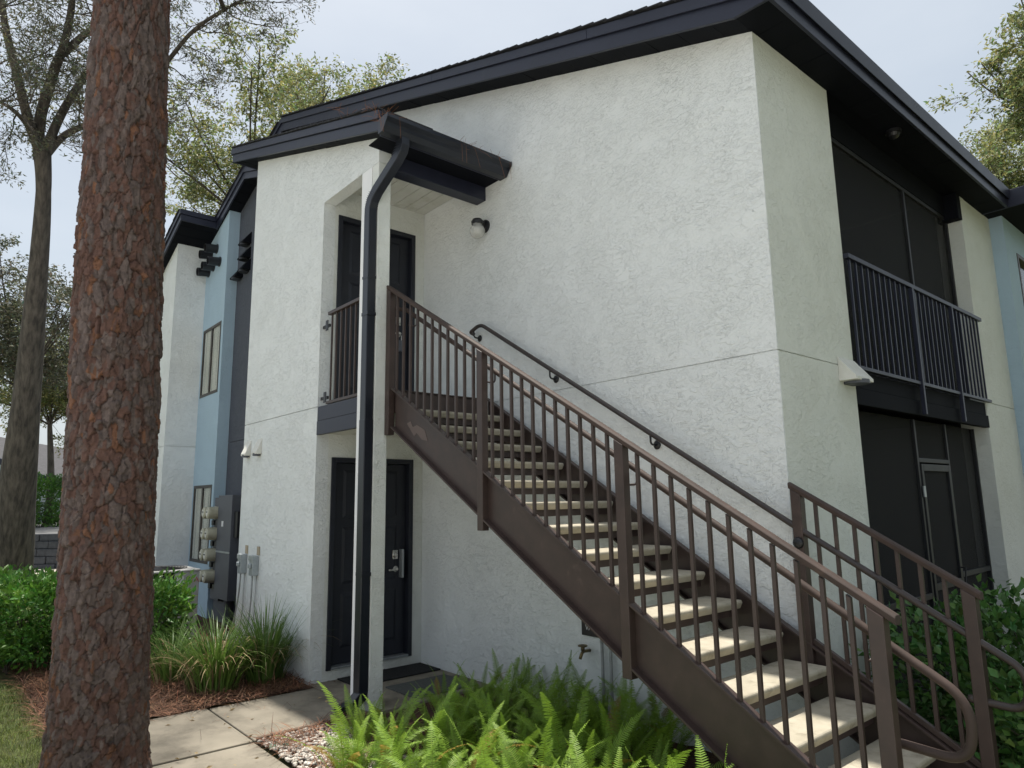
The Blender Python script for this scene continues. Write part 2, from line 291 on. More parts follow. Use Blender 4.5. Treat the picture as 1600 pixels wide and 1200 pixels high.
# right return wall up to the balconies
box('wall', M_ST2, B, XR - .2, XR - SK, .2, 1.17, -.06, 5.1)
box('wall', M_ST2, B, XR - SK, XR, SK, 1.17, -.06, ZJ - .004); box('wall', M_ST2, B, XR - SK, XR, SK, 1.17, ZJ + .004, 5.1)
# pier beyond the balconies, then the blue bay
box('wall', M_ST2, B, XR - .26, XR - SK, 4.417, 5.5, -.06, 5.1)
box('wall', M_ST2, B, XR - SK, XR, 4.417, 5.5, -.06, ZJ - .004); box('wall', M_ST2, B, XR - SK, XR, 4.417, 5.5, ZJ + .004, 5.1)
# blue bay with window
wy0, wy1, wz0, wz1 = 5.95, 7.2, 3.35, 4.72
for a in ((5.502, wy0, -.06, 5.1), (wy1, 9.5, -.06, 5.1), (wy0, wy1, -.06, wz0), (wy0, wy1, wz1, 5.1)): box('wall', M_BLUE, B, XR - .2, XR + .14, *a)
def window_x(xo, y0, y1, z0, z1):
    w = MB(); w.box(xo - .09, xo + .008, y0, y0 + .05, z0, z1); w.box(xo - .09, xo + .008, y1 - .05, y1, z0, z1); w.box(xo - .09, xo + .008, y0 + .05, y1 - .05, z0, z0 + .05); w.box(xo - .09, xo + .008, y0 + .05, y1 - .05, z1 - .05, z1)
    w = w.build('window', M_BRZ, B, .004); box('pane', M_GLASS, w, xo - .05, xo - .044, y0 + .05, y1 - .05, z0 + .05, z1 - .05); box('blind', M_DARK, w, xo - .14, xo - .12, y0, y1, z0, z1)
window_x(XR + .14, wy0, wy1, wz0, wz1)
# porch block: front wall with opening, column, header
def porch_piece(poly, m=M_ST): return MB().prism(poly, 1, -D, -D + CW).build('wall', m, B)
XC0, XC1, ZO = .875, 1.185, 4.944
porch_piece([(-2.115, -.06), (0, -.06), (0, ZJ - .004), (-2.115, ZJ - .004)])
porch_piece([(-2.115, ZJ + .004), (0, ZJ + .004), (0, ZO), (XC1, ZO), (XC1, zl(XC1)), (-2.115, zl(-2.115))])
MB().box(-2.115 + .02, -.02, -D + .02, -D + CW - .02, ZJ - .01, ZJ + .01).build('joint_backing', M_ST, B)
box('column', M_STP, B, XC0, XC1, -D, -D + CW, -.06, ZO - .001, .006)
box('column_trim', mat('smooth_white_paint', (.90, .90, .90), (.86, .86, .86), .5, 3), B, XC0 - .004, 1.066, -D - .008, -D - .0005, -.05, ZO - .01, .002)
box('wall', M_ST, B, -2.115, -2.0, -D + CW, .02, -.06, 6.2)
# door wall, pieces round the two openings
YL, YR, ZB, ZD, ZD2, ZF = -1.114, -.128, .111, 2.191, 4.851, 2.76
for a in ((-D + CW, YL, -.06, 5.2), (YR, -.001, -.06, 5.2), (YL, YR, -.06, ZB), (YL, YR, ZD, ZF), (YL, YR, ZD2, 5.2)): box('wall', M_STP, B, -.16, 0, *a)
box('wall', M_STP, B, -.2, -.161, -D + CW + .01, 0, 0, 5.2)
def entry_door(z0, z1, lower):
    f = MB(); w = .052
    f.box(-.10, .016, YL, YL + w, z0 - .02, z1); f.box(-.10, .016, YR - w, YR, z0 - .02, z1); f.box(-.10, .016, YL + w, YR - w, z1 - w, z1)
    y0, y1 = YL + w, YR - w
    d = MB().box(-.10, -.055, y0 + .004, y1 - .004, z0 + .012, z1 - w - .004).build('door', M_DOOR, B, .002)
    f.build('door_frame', M_DOOR, d, .004)
    box('threshold', M_ALU, d, -.10, .03, y0, y1, z0 - .012, z0 + .008, .003)
    h = z1 - z0
    for (pa, pb) in ((.06, .30), (.345, .62), (.665, .92)):       # raised panels
        for (qa, qb) in ((.13, .46), (.54, .87)):
            ya, yb = y0 + (y1 - y0) * qa, y0 + (y1 - y0) * qb; za, zb = z1 - h * pb, z1 - h * pa
            p = MB(); p.v = [(-.055, ya, za), (-.055, yb, za), (-.055, yb, zb), (-.055, ya, zb), (-.045, ya + .03, za + .03), (-.045, yb - .03, za + .03), (-.045, yb - .03, zb - .03), (-.045, ya + .03, zb - .03)]
            p.f = [(4, 5, 6, 7), (0, 1, 5, 4), (1, 2, 6, 5), (2, 3, 7, 6), (3, 0, 4, 7)]; p.build('door_panel', M_DOOR, d)
    yk = -.315; zk = z0 + (1.157 - .111 if lower else 1.02)
    k = MB(); k.lathe([(.034, 0), (.034, .012), (.022, .022), (.022, .034)], (-.055, yk, zk), (1, 0, 0), 16); k.box(-.055, -.04, yk - .033, yk + .033, zk - .045, zk + .05); k.build('deadbolt', M_CHROME, d, .003, False)
    k = MB(); k.lathe([(.033, 0), (.033, .01), (.014, .016), (.014, .05)], (-.055, yk + .008, zk - .15), (1, 0, 0), 16); k.bar((-.01, yk + .015, zk - .15), (-.01, yk - .095, zk - .155), .014, .018); k.build('lever_handle', M_CHROME, d, .003)
    if lower: box('latch_guard', M_ALU, d, -.052, .019, -.262, -.242, .915, 1.215, .002)
    else:
        box('key_lockbox', M_GREY, d, -.045, -.005, yk - .03, yk + .04, zk - .36, zk - .23, .006)
        MB().tube([(-.02, yk - .02, zk - .23), (-.02, yk - .02, zk - .17), (-.02, yk + .03, zk - .17), (-.02, yk + .03, zk - .23)], .006, 6).build('lockbox_shackle', M_CHROME, d)
entry_door(ZB, ZD, True); entry_door(ZF, ZD2, False)
# porch ceiling planks (upper) and landing slab
for i in range(8):
    y0 = -D + CW + i * .1445; box('ceiling_plank', M_SOFW, B, .0, 1.06, y0, y0 + .136, 5.15, 5.165)
box('landing', M_SOFW, B, .001, 1.18, -D + .045, -.001, 2.43, 2.70)
box('landing_fascia', M_TRIM, B, .0, XC0 - .001, -D - .004, -D + .04, 2.413, 2.555, .003); box('landing_fascia', M_TRIM, B, .0, XC0 - .001, -D + .002, -D + .04, 2.558, 2.704, .003)
box('beam', M_TRIM, B, 1.05, 1.205, -D + CW + .002, -.002, 4.902, 5.16, .004)
# balconies on the right: recess, floor band, header, screens
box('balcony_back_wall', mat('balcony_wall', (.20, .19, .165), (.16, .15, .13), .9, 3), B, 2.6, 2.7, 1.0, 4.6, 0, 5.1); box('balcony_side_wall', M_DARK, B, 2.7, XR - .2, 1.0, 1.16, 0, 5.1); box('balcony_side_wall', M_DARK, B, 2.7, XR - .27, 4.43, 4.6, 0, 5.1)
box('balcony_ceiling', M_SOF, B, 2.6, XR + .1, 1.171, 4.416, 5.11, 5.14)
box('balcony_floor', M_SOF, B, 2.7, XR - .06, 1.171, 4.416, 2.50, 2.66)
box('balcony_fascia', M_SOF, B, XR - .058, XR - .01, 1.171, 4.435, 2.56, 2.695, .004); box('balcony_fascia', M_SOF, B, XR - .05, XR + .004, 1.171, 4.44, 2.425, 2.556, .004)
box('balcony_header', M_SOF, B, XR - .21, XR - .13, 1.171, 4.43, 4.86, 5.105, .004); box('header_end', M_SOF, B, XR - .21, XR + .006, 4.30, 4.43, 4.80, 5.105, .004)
for z0 in (.05, 2.68):
    sl = MB()
    for a in ((1.9, 1.96, z0, z0 + 2.05), (2.86, 2.92, z0, z0 + 2.05), (3.8, 3.86, z0, z0 + 2.05), (1.96, 3.8, z0 + 2.0, z0 + 2.06)): sl.box(2.7, 2.74, *a)
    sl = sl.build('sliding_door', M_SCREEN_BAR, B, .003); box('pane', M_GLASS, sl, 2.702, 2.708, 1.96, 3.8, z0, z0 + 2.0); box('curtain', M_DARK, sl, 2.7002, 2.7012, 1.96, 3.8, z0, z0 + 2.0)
def screen(y0, y1, z0, z1): return box('screen', M_SCREEN, B, XR - .165, XR - .162, y0, y1, z0, z1)
def sbar(par, y0, y1, z0, z1, x=XR - .16, t=.04): return box('screen_bar', M_SCREEN_BAR, par, x - t / 2, x + t / 2, y0, y1, z0, z1, .003)
s = screen(1.171, 3.10, 2.70, 4.86); sbar(s, 3.10, 3.14, 2.7, 4.86); sbar(s, 1.171, 3.1, 4.82, 4.86); s = screen(3.14, 4.40, 2.70, 4.86); sbar(s, 3.14, 4.40, 4.82, 4.86); sbar(s, 4.375, 4.415, 2.7, 4.815)
s = screen(1.171, 2.72, 0.0, 2.42); sbar(s, 2.68, 2.72, 0, 2.42); sbar(s, 1.171, 2.68, .80, .85)
s = screen(2.72, 3.50, 2.06, 2.42); sbar(s, 2.72, 3.50, 2.02, 2.06)
s = screen(3.50, 4.40, 0.0, 2.42); sbar(s, 3.50, 3.535, 0, 2.42); sbar(s, 3.535, 4.40, .92, .97); sbar(s, 4.38, 4.415, 0, 2.42)
sd_ = MB(); x = XR - .15
for a in ((2.735, 2.785, .03, 2.005), (3.44, 3.49, .03, 2.005), (2.785, 3.44, 1.94, 2.005), (2.785, 3.44, .86, .92), (2.785, 3.44, .03, .12)): sd_.box(x - .02, x + .02, *a)
sd_ = sd_.build('screen_door', M_SCREEN_BAR, B, .003); box('screen', M_SCREEN, sd_, x - .003, x, 2.785, 3.44, .12, 1.94)
MB().tube([(x + .02, 3.45, 1.02), (x + .06, 3.45, 1.02), (x + .06, 3.42, .88), (x + .02, 3.42, .88)], .008, 6).build('door_pull', M_BLK, sd_)
box('hinge', M_ALU, sd_, x + .02, x + .03, 2.70, 2.75, 1.70, 1.80); box('hinge', M_ALU, sd_, x + .02, x + .03, 2.70, 2.75, .35, .45)
# balcony railing
br = MB().bar((XR + .02, 1.175, 3.632), (XR + .02, 4.50, 3.632), .045, .04).build('balcony_railing', M_TRIM, B, .004)
MB().bar((XR + .02, 1.175, 2.715), (XR + .02, 4.50, 2.715), .04, .03).build('bottom_rail', M_TRIM, br, .003)
for y in (2.48, 3.52): MB().bar((XR + .035, y, 2.43), (XR + .035, y, 3.61), .035, .035, (1, 0, 0)).build('rail_post', M_TRIM, br, .003)
for i in range(29):
    y = 1.23 + i * .113
    if min(abs(y - 2.48), abs(y - 3.52)) > .04: MB().bar((XR + .02, y, 2.725), (XR + .02, y, 3.615), .016, .016, (1, 0, 0)).build('baluster', M_TRIM, br)
# left return: charcoal wall, blue bay with windows, white block
def gable_piece(x0, x1, y0, y1, m, z0=-.06): return MB().prism([(x0, z0), (x1, z0), (x1, zl(x1)), (x0, zl(x0))], 1, y0, y1).build('wall', m, B)
YG, YB = -.62, -.80
MB().prism([(-4.78, -.06), (-2.116, -.06), (-2.116, ZJ - .004), (-4.78, ZJ - .004)], 1, YG, YG + .12).build('wall', M_STG, B)
MB().prism([(-4.78, ZJ + .004), (-2.116, ZJ + .004), (-2.116, zl(-2.116)), (-4.0, zl(-4.0)), (-4.78, zl(-4.78))], 1, YG, YG + .12).build('wall', M_STG, B)
wins = ((3.54, 4.74), (.80, 2.04)); xw0, xw1 = -5.83, -4.88
for (x0, x1) in ((-5.9, xw0), (xw1, -4.78)): gable_piece(x0, x1, YB, YG + .1, M_BLUE)
box('wall', M_BLUE, B, xw0, xw1, YB, YG + .1, -.06, .80); box('wall', M_BLUE, B, xw0, xw1, YB, YG + .1, 2.04, 3.54); gable_piece(xw0, xw1, YB, YG + .1, M_BLUE, 4.74)
for (z0, z1) in wins:
    w = MB(); yo = YB
    for a in ((xw0, xw0 + .05, z0, z1), (xw1 - .05, xw1, z0, z1), (xw0 + .05, xw1 - .05, z0, z0 + .05), (xw0 + .05, xw1 - .05, z1 - .05, z1), ((xw0 + xw1) / 2 - .025, (xw0 + xw1) / 2 + .025, z0 + .05, z1 - .05)): w.box(a[0], a[1], yo - .006, yo + .012, a[2], a[3])
    w = w.build('window', M_BRZ, B, .004)
    for k in (0, 1):
        xa = xw0 + .05 if k == 0 else (xw0 + xw1) / 2 + .025; xb = (xw0 + xw1) / 2 - .025 if k == 0 else xw1 - .05
        box('pane', M_GLASS, w, xa, xb, yo + .004 + .003 * k, yo + .006 + .003 * k, z0 + .05, z1 - .05)
    for i in range(9):
        xa = xw0 + .04 + i * .1; box('blind_slat', M_BLIND, w, xa + .004, xa + .096, yo + .02 + .004 * (i % 2), yo + .023 + .004 * (i % 2), z0 + .03, z1 - .03)
    box('room_back', M_DARK, w, xw0 + .001, xw1 - .001, yo + .15, yo + .17, z0, z1)
MB().prism([(-9.2, -.06), (-5.9, -.06), (-5.9, ZJ - .004), (-9.2, ZJ - .004)], 1, -1.30, -.3).build('wall', M_ST, B)
MB().prism([(-9.2, ZJ + .004), (-5.9, ZJ + .004), (-5.9, zl(-5.9)), (-9.2, zl(-9.2))], 1, -1.30, -.3).build('wall', M_ST, B)
box('joint_backing', M_ST, B, -9.1, -5.92, -1.28, -.3, ZJ - .01, ZJ + .01)
# ---- roofs
def strip(name, m, par, zf, x0, x1, a, b, y0, y1, bevel=0): return MB().prism([(x0, zf(x0) + a), (x1, zf(x1) + a), (x1, zf(x1) + b), (x0, zf(x0) + b)], 1, y0, y1).build(name, m, par, bevel)
XE = XR + .272
RM = MB().prism([(-4.05, zm(-4.05) + .13), (XE, zm(XE) + .20), (XE, zm(XE) + .235), (-4.05, zm(-4.05) + .235)], 1, -.24, 12).build('main_roof', M_SHING, B)
RM2 = MB().prism([(-9.5, zm(-4.05) + .13 - .345 * 5.45), (-4.06, zm(-4.05) + .13), (-4.06, zm(-4.05) + .235), (-9.5, zm(-4.05) + .235 - .345 * 5.45)], 1, -.24, 12).build('roof_slope', M_SHING, RM)
YK = -.25
xk = 4.36
MB().prism([(-4.05, zm(-4.05) - .02), (xk, zm(xk) - .02), (XE, zm(xk) - .03), (XE, zm(XE) + .13), (-4.05, zm(-4.05) + .115)], 1, YK, YK + .025).build('fascia', M_TRIM, RM, .003)
for xa, xb in ((-4.06, -1.9), (-1.897, .55), (.553, 2.98), (2.983, XE + .01)): strip('drip_trim', M_TRIM, RM, zm, xa, xb, .118 + R.uniform(-.002, .002), .215, YK - .022 - R.uniform(0, .002), YK + .02, .003)
lz = zm(-4.05)
MB().prism([(-9.5, lz - .02 - .345 * 5.45), (-4.051, lz - .02), (-4.051, lz + .115), (-9.5, lz + .115 - .345 * 5.45)], 1, YK, YK + .025).build('fascia', M_TRIM, RM, .003)
MB().prism([(-9.5, lz + .118 - .345 * 5.45), (-4.061, lz + .118), (-4.061, lz + .215), (-9.5, lz + .215 - .345 * 5.45)], 1, YK - .022, YK + .02).build('drip_trim', M_TRIM, RM, .003)
x = -4.0                                   # rake soffit panels
while x < XR - .05:
    x2 = min(x + .298, XR); strip('soffit_panel', M_SOF, RM, zm, x, x2, -.006 - .004 * R.random(), .0, YK + .026, -.001); x += .302
def shingles(zf, x0, x1, dz, y0, y1, par, step=.142, sgn=1):
    n = int((x1 - x0) / step)
    for i in range(n):
        xa = x0 + i * step; xb = xa + step * 1.25; j = R.uniform(-.006, .006); xb = min(xb, x1 + .03)
        lo, hi = (xa, xb) if sgn > 0 else (xb, xa)
        MB().prism([(xa, zf(xa) + dz), (xb, zf(xb) + dz + (.012 if sgn > 0 else 0)), (xb, zf(xb) + dz + (.026 if sgn > 0 else .010)), (xa, zf(xa) + dz + (.010 if sgn > 0 else .026))], 1, y0 + j, y1).build('shingle', M_SHING, par)
shingles(zm, -4.05, XE + .02, .222, YK - .045, .9, RM)
shingles(lambda x: lz + .345 * (x + 4.05), -5.2, -4.1, .222, YK - .045, .9, RM, sgn=-1)
# main eave along the right side
EZ = 5.10
MB().box(XE - .025, XE, YK + .026, 5.24, EZ - .012, EZ + .115).build('fascia', M_TRIM, RM, .003)
MB().prism([(XE + .0, EZ + .10), (XE + .025, EZ + .085), (XE + .04, EZ + .20), (XE + .0, EZ + .215)], 1, YK - .01, 5.24).build('drip_trim', M_TRIM, RM, .003)
y = YK + .03
while y < 5.2:
    y2 = min(y + .296, 5.24); xo = XR + .0 if (y < 1.17 or y > 4.42) else XR + .007
    MB().box(xo, XE - .026, y, y2, EZ - .004 - .004 * R.random(), EZ + .006).build('soffit_panel', M_SOF, RM); y += .30
# stepped-out eave over the blue bay
MB().box(XE + .16, XE + .185, 5.26, 12, EZ - .012, EZ + .2).build('fascia', M_TRIM, RM, .003); MB().box(XR, XE + .185, 5.242, 5.265, EZ - .012, EZ + .2).build('fascia', M_TRIM, RM, .003)
MB().box(XR, XE + .16, 5.266, 12, EZ + .002, EZ + .014).build('soffit_panel', M_SOF, RM); MB().box(XE - .02, XE + .19, 5.25, 12, EZ + .16, EZ + .21).build('eave_shingles', M_SHING, RM)
# lower roof (porch side and its mirror on the left)
RL = MB().prism([(-4.0, zl(-4.0) + .10), (1.46, zl(1.46) + .10), (1.46, zl(1.46) + .20), (-4.0, zl(-4.0) + .20)], 1, -.84, .0).build('lower_roof', M_SHING, B)
MB().prism([(-9.5, zl(-9.5) + .10), (-4.01, zl(-4.01) + .10), (-4.01, zl(-4.01) + .20), (-9.5, zl(-9.5) + .20)], 1, -.84, .0).build('roof_slope', M_SHING, RL)
XS = -2.70; YP = -1.436; YN = -.85
strip('roof_slope', M_SHING, RL, zl, XS, 1.46, .10, .20, YP + .02, -.845); strip('roof_slope', M_SHING, RL, zl, -9.5, -5.30, .10, .20, YP + .02, -.845)
for (x0, x1, yy) in ((XS, 1.455, YP), (-9.5, -5.30, YP), (-4.0, XS + .02, YN), (-5.32, -4.0, YN)):
    strip('fascia', M_TRIM, RL, zl, x0, x1, -.015, .095, yy, yy + .025, .003); strip('drip_trim', M_TRIM, RL, zl, x0, x1, .098, .185, yy - .022, yy + .02, .003)
for xx, sg in ((XS, -1), (-5.30, 1)):      # step faces of the roof notch
    z = zl(xx); xa, xb = (xx - .02, xx + .005) if sg < 0 else (xx - .005, xx + .02)
    MB().box(xa, xb, YP, YN - .001, z - .015, z + .095).build('fascia', M_TRIM, RL, .003); MB().box(xa - .018, xb + .018, YP - .02, YN - .025, z + .098, z + .185).build('drip_trim', M_TRIM, RL, .003)
for (x0, x1, y0, y1) in ((XS + .006, -2.116, YP + .026, YG), (-2.115, 1.44, YP + .026, -D - .001), (-5.9, -5.305, YP + .026, YB - .001), (-5.9, -4.79, YN + .026, YB - .001), (-4.78, -2.7, YN + .026, YG - .001), (-9.4, -5.9, YP + .026, -1.302)):
    x = x0
    while x < x1 - .01:
        x2 = min(x + .236, x1); strip('soffit_panel', M_SOF, RL, zl, x, x2 - .004, -.006 - .004 * R.random(), .004, y0, y1); x = x2
shingles(zl, XS, 1.47, .187, YP - .04, -.85, RL); shingles(zl, -4.0, XS, .187, YN - .04, -.4, RL); shingles(zl, -5.3, -4.0, .187, YN - .04, -.4, RL, sgn=-1); shingles(zl, -7.2, -5.3, .187, YP - .04, -.85, RL, sgn=-1)
MB().prism([(-2.0, zl(-2.0)), (1.18, zl(1.18)), (1.18, zl(1.18) + .1), (-2.0, zl(-2.0) + .1)], 1, -D + CW + .001, -.002).build('porch_ceiling_deck', M_SOF, RL)
strip('fascia', M_TRIM, RL, lambda x: 5.06, 1.455, 1.48, -.03, .13, YP, -.005, .003)
strip('soffit_panel', M_SOF, RL, lambda x: 5.05, 1.206, 1.454, .0, .008, YP + .026, -.004)
# ------------------------------------------------------------------ gutter and downspout
G = thing('rain_gutter', 'black box gutter along the porch roof edge with a long bent downspout', 'gutter', (1.55, -1.4, 5.03))
pf = [(1.484, 5.03), (1.565, 5.03), (1.60, 5.075), (1.605, 5.11), (1.65, 5.135), (1.65, 5.165), (1.635, 5.165), (1.635, 5.15), (1.59, 5.12), (1.585, 5.085), (1.557, 5.045), (1.496, 5.045), (1.496, 5.165), (1.484, 5.165)]
MB().prism(pf, 1, YP - .03, -.012).build('gutter', M_GUT, G, .002)
for ya in (YP - .033, -.014): MB().prism([(1.484, 5.028), (1.567, 5.028), (1.603, 5.075), (1.653, 5.133), (1.653, 5.168), (1.484, 5.168)], 1, ya, ya + .004).build('end_cap', M_GUT, G)
def rect_sweep(pts, w, h, side=(0, 1, 0)):
    s_ = MB(); k = 0
    for i, p in enumerate(pts):
        p = Vector(p); d = (Vector(pts[min(i + 1, len(pts) - 1)]) - Vector(pts[max(i - 1, 0)])).normalized(); a = Vector(side); b_ = a.cross(d).normalized(); a = d.cross(b_).normalized()
        for (u, v) in ((-1, -1), (1, -1), (1, 1), (-1, 1)): s_.v.append(tuple(p + b_ * (u * w / 2) + a * (v * h / 2)))
        if i:
            for j in range(4): s_.f.append((k - 4 + j, k - 4 + (j + 1) % 4, k + (j + 1) % 4, k + j))
        k += 4
    s_.f += [(3, 2, 1, 0), (k - 4, k - 3, k - 2, k - 1)]; return s_
XD, YD, YO = 1.125, -1.332, -1.235
rect_sweep([(1.535, YO, 5.04), (1.535, YO, 4.97), (1.522, YO - .005, 4.92), (1.48, YO - .02, 4.86), (1.22, YD + .015, 4.62), (1.155, YD + .003, 4.54), (1.128, YD, 4.47), (XD, YD, 4.40), (XD, YD, 2.42)], .10, .082).build('downspout_upper', M_GUT, G, .006)
rect_sweep([(XD, YD, 2.46), (XD, YD, .16), (XD + .005, YD - .01, .12), (XD + .02, YD - .10, .055), (XD + .03, YD - .22, .035)], .088, .106, (1, 0, 0)).build('downspout_lower', M_GUT, G, .006)
for i in range(9):
    t = i / 8; 
    for (p, dd) in (((1.53 - .045 * t * 1.2, YD - .03, 4.985 - .10 * t), .05),): rect_sweep([(p[0], YO - .003 - .012 * t, p[2]), (p[0] - .002, YO - .003 - .012 * t, p[2] - .004)], .104, .086).build('elbow_crimp', M_GUT, G)
    zc = 4.60 - .12 * t; xc = 1.20 - .07 * math.sin(t * math.pi / 2); rect_sweep([(xc, YD + .004, zc), (xc - .002, YD + .004, zc - .004)], .104, .086).build('elbow_crimp', M_GUT, G)
for z in (3.42, 1.1): box('strap', M_GUT, G, XD - .05, XD + .062, YD - .045, -D - .001, z, z + .03)
rect_sweep([(XD, YD, 3.80), (XD, YD, 3.775)], .106, .088).build('joint_collar', M_GUT, G)
s_ = MB()
for (x0, y0, n) in ((1.56, -1.44, 34), (1.6, -.55, 26), (1.6, -.1, 16), (1.3, -1.40, 22), (.9, -1.42, 14)):
    for i in range(n):
        z0 = 5.15 if x0 > 1.4 else zl(x0) + .21; p = Vector((x0 + R.uniform(-.07, .07), y0 + R.uniform(-.14, .14), z0)); d = Vector((R.uniform(-1, 1), R.uniform(-1, 1), R.uniform(-.25, .8))).normalized() * R.uniform(.06, .17)
        if i % 9 == 0 and x0 > 1.5: d = Vector((.05, R.uniform(-.03, .03), -.22)); p.x = 1.655
        s_.tube([p, p + d * .5 + Vector((0, 0, .01)), p + d], .0013, 3, False)
s_ = s_.build('pine_needles', M_NEED, G); s_['kind'] = 'stuff'
# ------------------------------------------------------------------ staircase
ST = thing('staircase', 'brown steel outdoor staircase with cream concrete treads rising to the porch', 'staircase', (5.6, -.6, 0))
SL = .6000; YS = -1.13
def zt_(x): return 2.702 - SL * (x - 1.365)        # top edge of stringer
def stringer(yw, yf0, yf1, xa, xb):
    m_ = MB()
    P4 = lambda a, b: [(xa, zt_(xa) + a), (xb, zt_(xb) + a), (xb, zt_(xb) + b), (xa, zt_(xa) + b)]
    m_.prism(P4(-.362, 0), 1, yw - .006, yw + .006); m_.prism(P4(-.014, .002), 1, yf0, yf1); m_.prism(P4(-.364, -.348), 1, yf0, yf1)
    return m_.build('stringer', M_BRN, ST, .002)
stringer(YS, YS - .055, YS + .004, 1.30, 5.75); stringer(-.065, -.112, -.06, 1.30, 5.75)
p = MB(); xs = [(1.50, -.22), (1.56, -.17), (1.60, -.20), (1.66, -.15), (1.78, -.13), (1.83, -.20), (1.74, -.235), (1.66, -.22), (1.62, -.27)]
p.prism([(a, zt_(a) + b) for a, b in xs], 1, YS - .0085, YS - .0062).build('paint_patch', M_PATCH, ST)
RUN, RIS = .2725, .1635; TR = None
tm = MB(); pr = [(-.285, 0), (-.285, -.052), (-.02, -.056), (.0, -.018), (-.004, -.004), (-.012, 0)]
tm.prism(pr, 1, YS + .03, -.118)
for i in range(16):
    x = 1.585 + RUN * i; z = 2.528 - RIS * i
    if z < .02: break
    t_ = MB(); t_.prism([(x + a, z + b) for a, b in pr], 1, YS + .028, -.116); t_ = t_.build('tread', M_TREAD, ST, .006)
    s_ = MB(); s_.box(x - .275, x - .055, YS + .008, -.10, z - .066, z - .058); s_.box(x - .063, x - .055, YS + .008, -.10, z - .105, z - .066); s_.box(x - .275, x - .267, YS + .008, -.10, z - .10, z - .066)
    s_.build('tread_tray', M_BRN, t_)
box('landing_beam', M_BRN, ST, 1.245, 1.305, YS + .01, -.10, 2.52, 2.715, .003); box('landing_nosing', M_BRN, ST, 1.20, 1.325, YS + .01, -.10, 2.717, 2.727, .002)
def zr(x): return 3.731 - .5936 * (x - 1.19)        # top of rail
YRL = -1.155
def cap_rail(x0, x1, y, par, f=zr, m=M_BRN2):
    m_ = MB(); n = 10; pts = []
    prof = [(-.027, -.040), (.027, -.040), (.030, -.012), (.022, -.002), (0, .001), (-.022, -.002), (-.030, -.012)]
    k = 0; q = len(prof)
    for xx in (x0, x1): m_.v += [(xx, y + a, f(xx) + b) for a, b in prof]
    m_.f = [tuple(reversed(range(q))), tuple(range(q, 2 * q))] + [(j, (j + 1) % q, q + (j + 1) % q, q + j) for j in range(q)]
    return m_.build('top_rail', m, par, .003)
cap_rail(1.185, 5.40, YRL, ST)
def vbar(name, x, y, z0, z1, w, par, m=M_BRN, bev=.003): return MB().box(x - w / 2, x + w / 2, y - w / 2, y + w / 2, z0, z1).build(name, m, par, bev)
POSTS = [(1.232, 2.32), (2.60, zt_(2.6) - .45), (3.94, zt_(3.94) - .43), (5.32, zt_(5.32) - .42)]
for i, (x, z0) in enumerate(POSTS):
    MB().prism([(x - .034, z0), (x + .034, z0), (x + .034, zr(x + .034) - .038), (x - .034, zr(x - .034) - .038)], 1, YRL - .034, YRL + .024 if i else YRL + .03).build('post', M_BRN, ST, .004)
bm_cache = {}
for a, b in zip(POSTS[:-1], POSTS[1:]):
    n = round((b[0] - a[0]) / .1145); st = (b[0] - a[0]) / n
    for i in range(1, n):
        x = a[0] + st * i; me = bm_cache.get('b')
        if me is None:
            m_ = MB(); h = .0105; z0 = 0; z1 = zr(2) - zt_(2) - .036
            m_.v = [(-h, -h, z0 + SL * h), (h, -h, z0 - SL * h), (h, h, z0 - SL * h), (-h, h, z0 + SL * h), (-h, -h, z1 + SL * h), (h, -h, z1 - SL * h), (h, h, z1 - SL * h), (-h, h, z1 + SL * h)]
            m_.f = [(3, 2, 1, 0), (4, 5, 6, 7), (0, 1, 5, 4), (1, 2, 6, 5), (2, 3, 7, 6), (3, 0, 4, 7)]; o = m_.build('baluster', M_BRN, ST, .002); bm_cache['b'] = o.data
        else: o = link('baluster', me, None, ST, .002)
        o.location = (x, YRL, zt_(x) + .001)
        ORG[o.name] = o.location
# inner grab rail with its looped end
YH = -1.05
def arc_pts(pts, rad=.06, n=6):
    """round the corners of a polyline"""
    pts = [Vector(p) for p in pts]; out = [pts[0]]
    for i in range(1, len(pts) - 1):
        a, b_, c = pts[i - 1], pts[i], pts[i + 1]; u = (a - b_); v = (c - b_); r = min(rad, u.length * .45, v.length * .45); p0 = b_ + u.normalized() * r; p1 = b_ + v.normalized() * r
        for k in range(n + 1): t = k / n; out.append(p0 * (1 - t) ** 2 + b_ * 2 * t * (1 - t) + p1 * t * t)
    out.append(pts[-1]); return out
def zh(x): return 3.458 - .6015 * (x - 1.367)
MB().tube(arc_pts([(1.26, YRL + .03, zh(1.31)), (1.31, YH, zh(1.31)), (5.60, YH, zh(5.60)), (5.58, YH, .675), (5.30, YH, .692), (5.31, YRL + .02, .694)], .13, 8), .0195, 12).build('handrail', M_BRN2, ST, 0, True)
for x in (1.5, 2.62, 3.96, 5.26):
    MB().tube(arc_pts([(x, YRL + .02, zh(x) - .09), (x, YH, zh(x) - .09), (x, YH, zh(x) - .015)], .03), .007, 8).build('handrail_bracket', M_BRN, ST, 0, True)
# far-side railing at the foot
def zr2(x): return 1.796 - .597 * (x - 4.44)
YF = -.075
fr = cap_rail(4.405, 5.40, YF, ST, zr2)
for x in (4.45, 5.345): MB().prism([(x - .032, zt_(x) - .25), (x + .032, zt_(x) - .25), (x + .032, zr2(x + .032) - .038), (x - .032, zr2(x - .032) - .038)], 1, YF - .032, YF + .032).build('post', M_BRN, ST, .004)
MB().bar((4.48, YF, zr2(4.48) - .915), (5.315, YF, zr2(5.315) - .915), .03, .03).build('bottom_rail', M_BRN, ST, .003)
for i in range(1, 8):
    x = 4.45 + .895 * i / 8; MB().box(x - .0105, x + .0105, YF - .0105, YF + .0105, zr2(x) - .905, zr2(x) - .036).build('baluster', M_BRN, ST, .002)
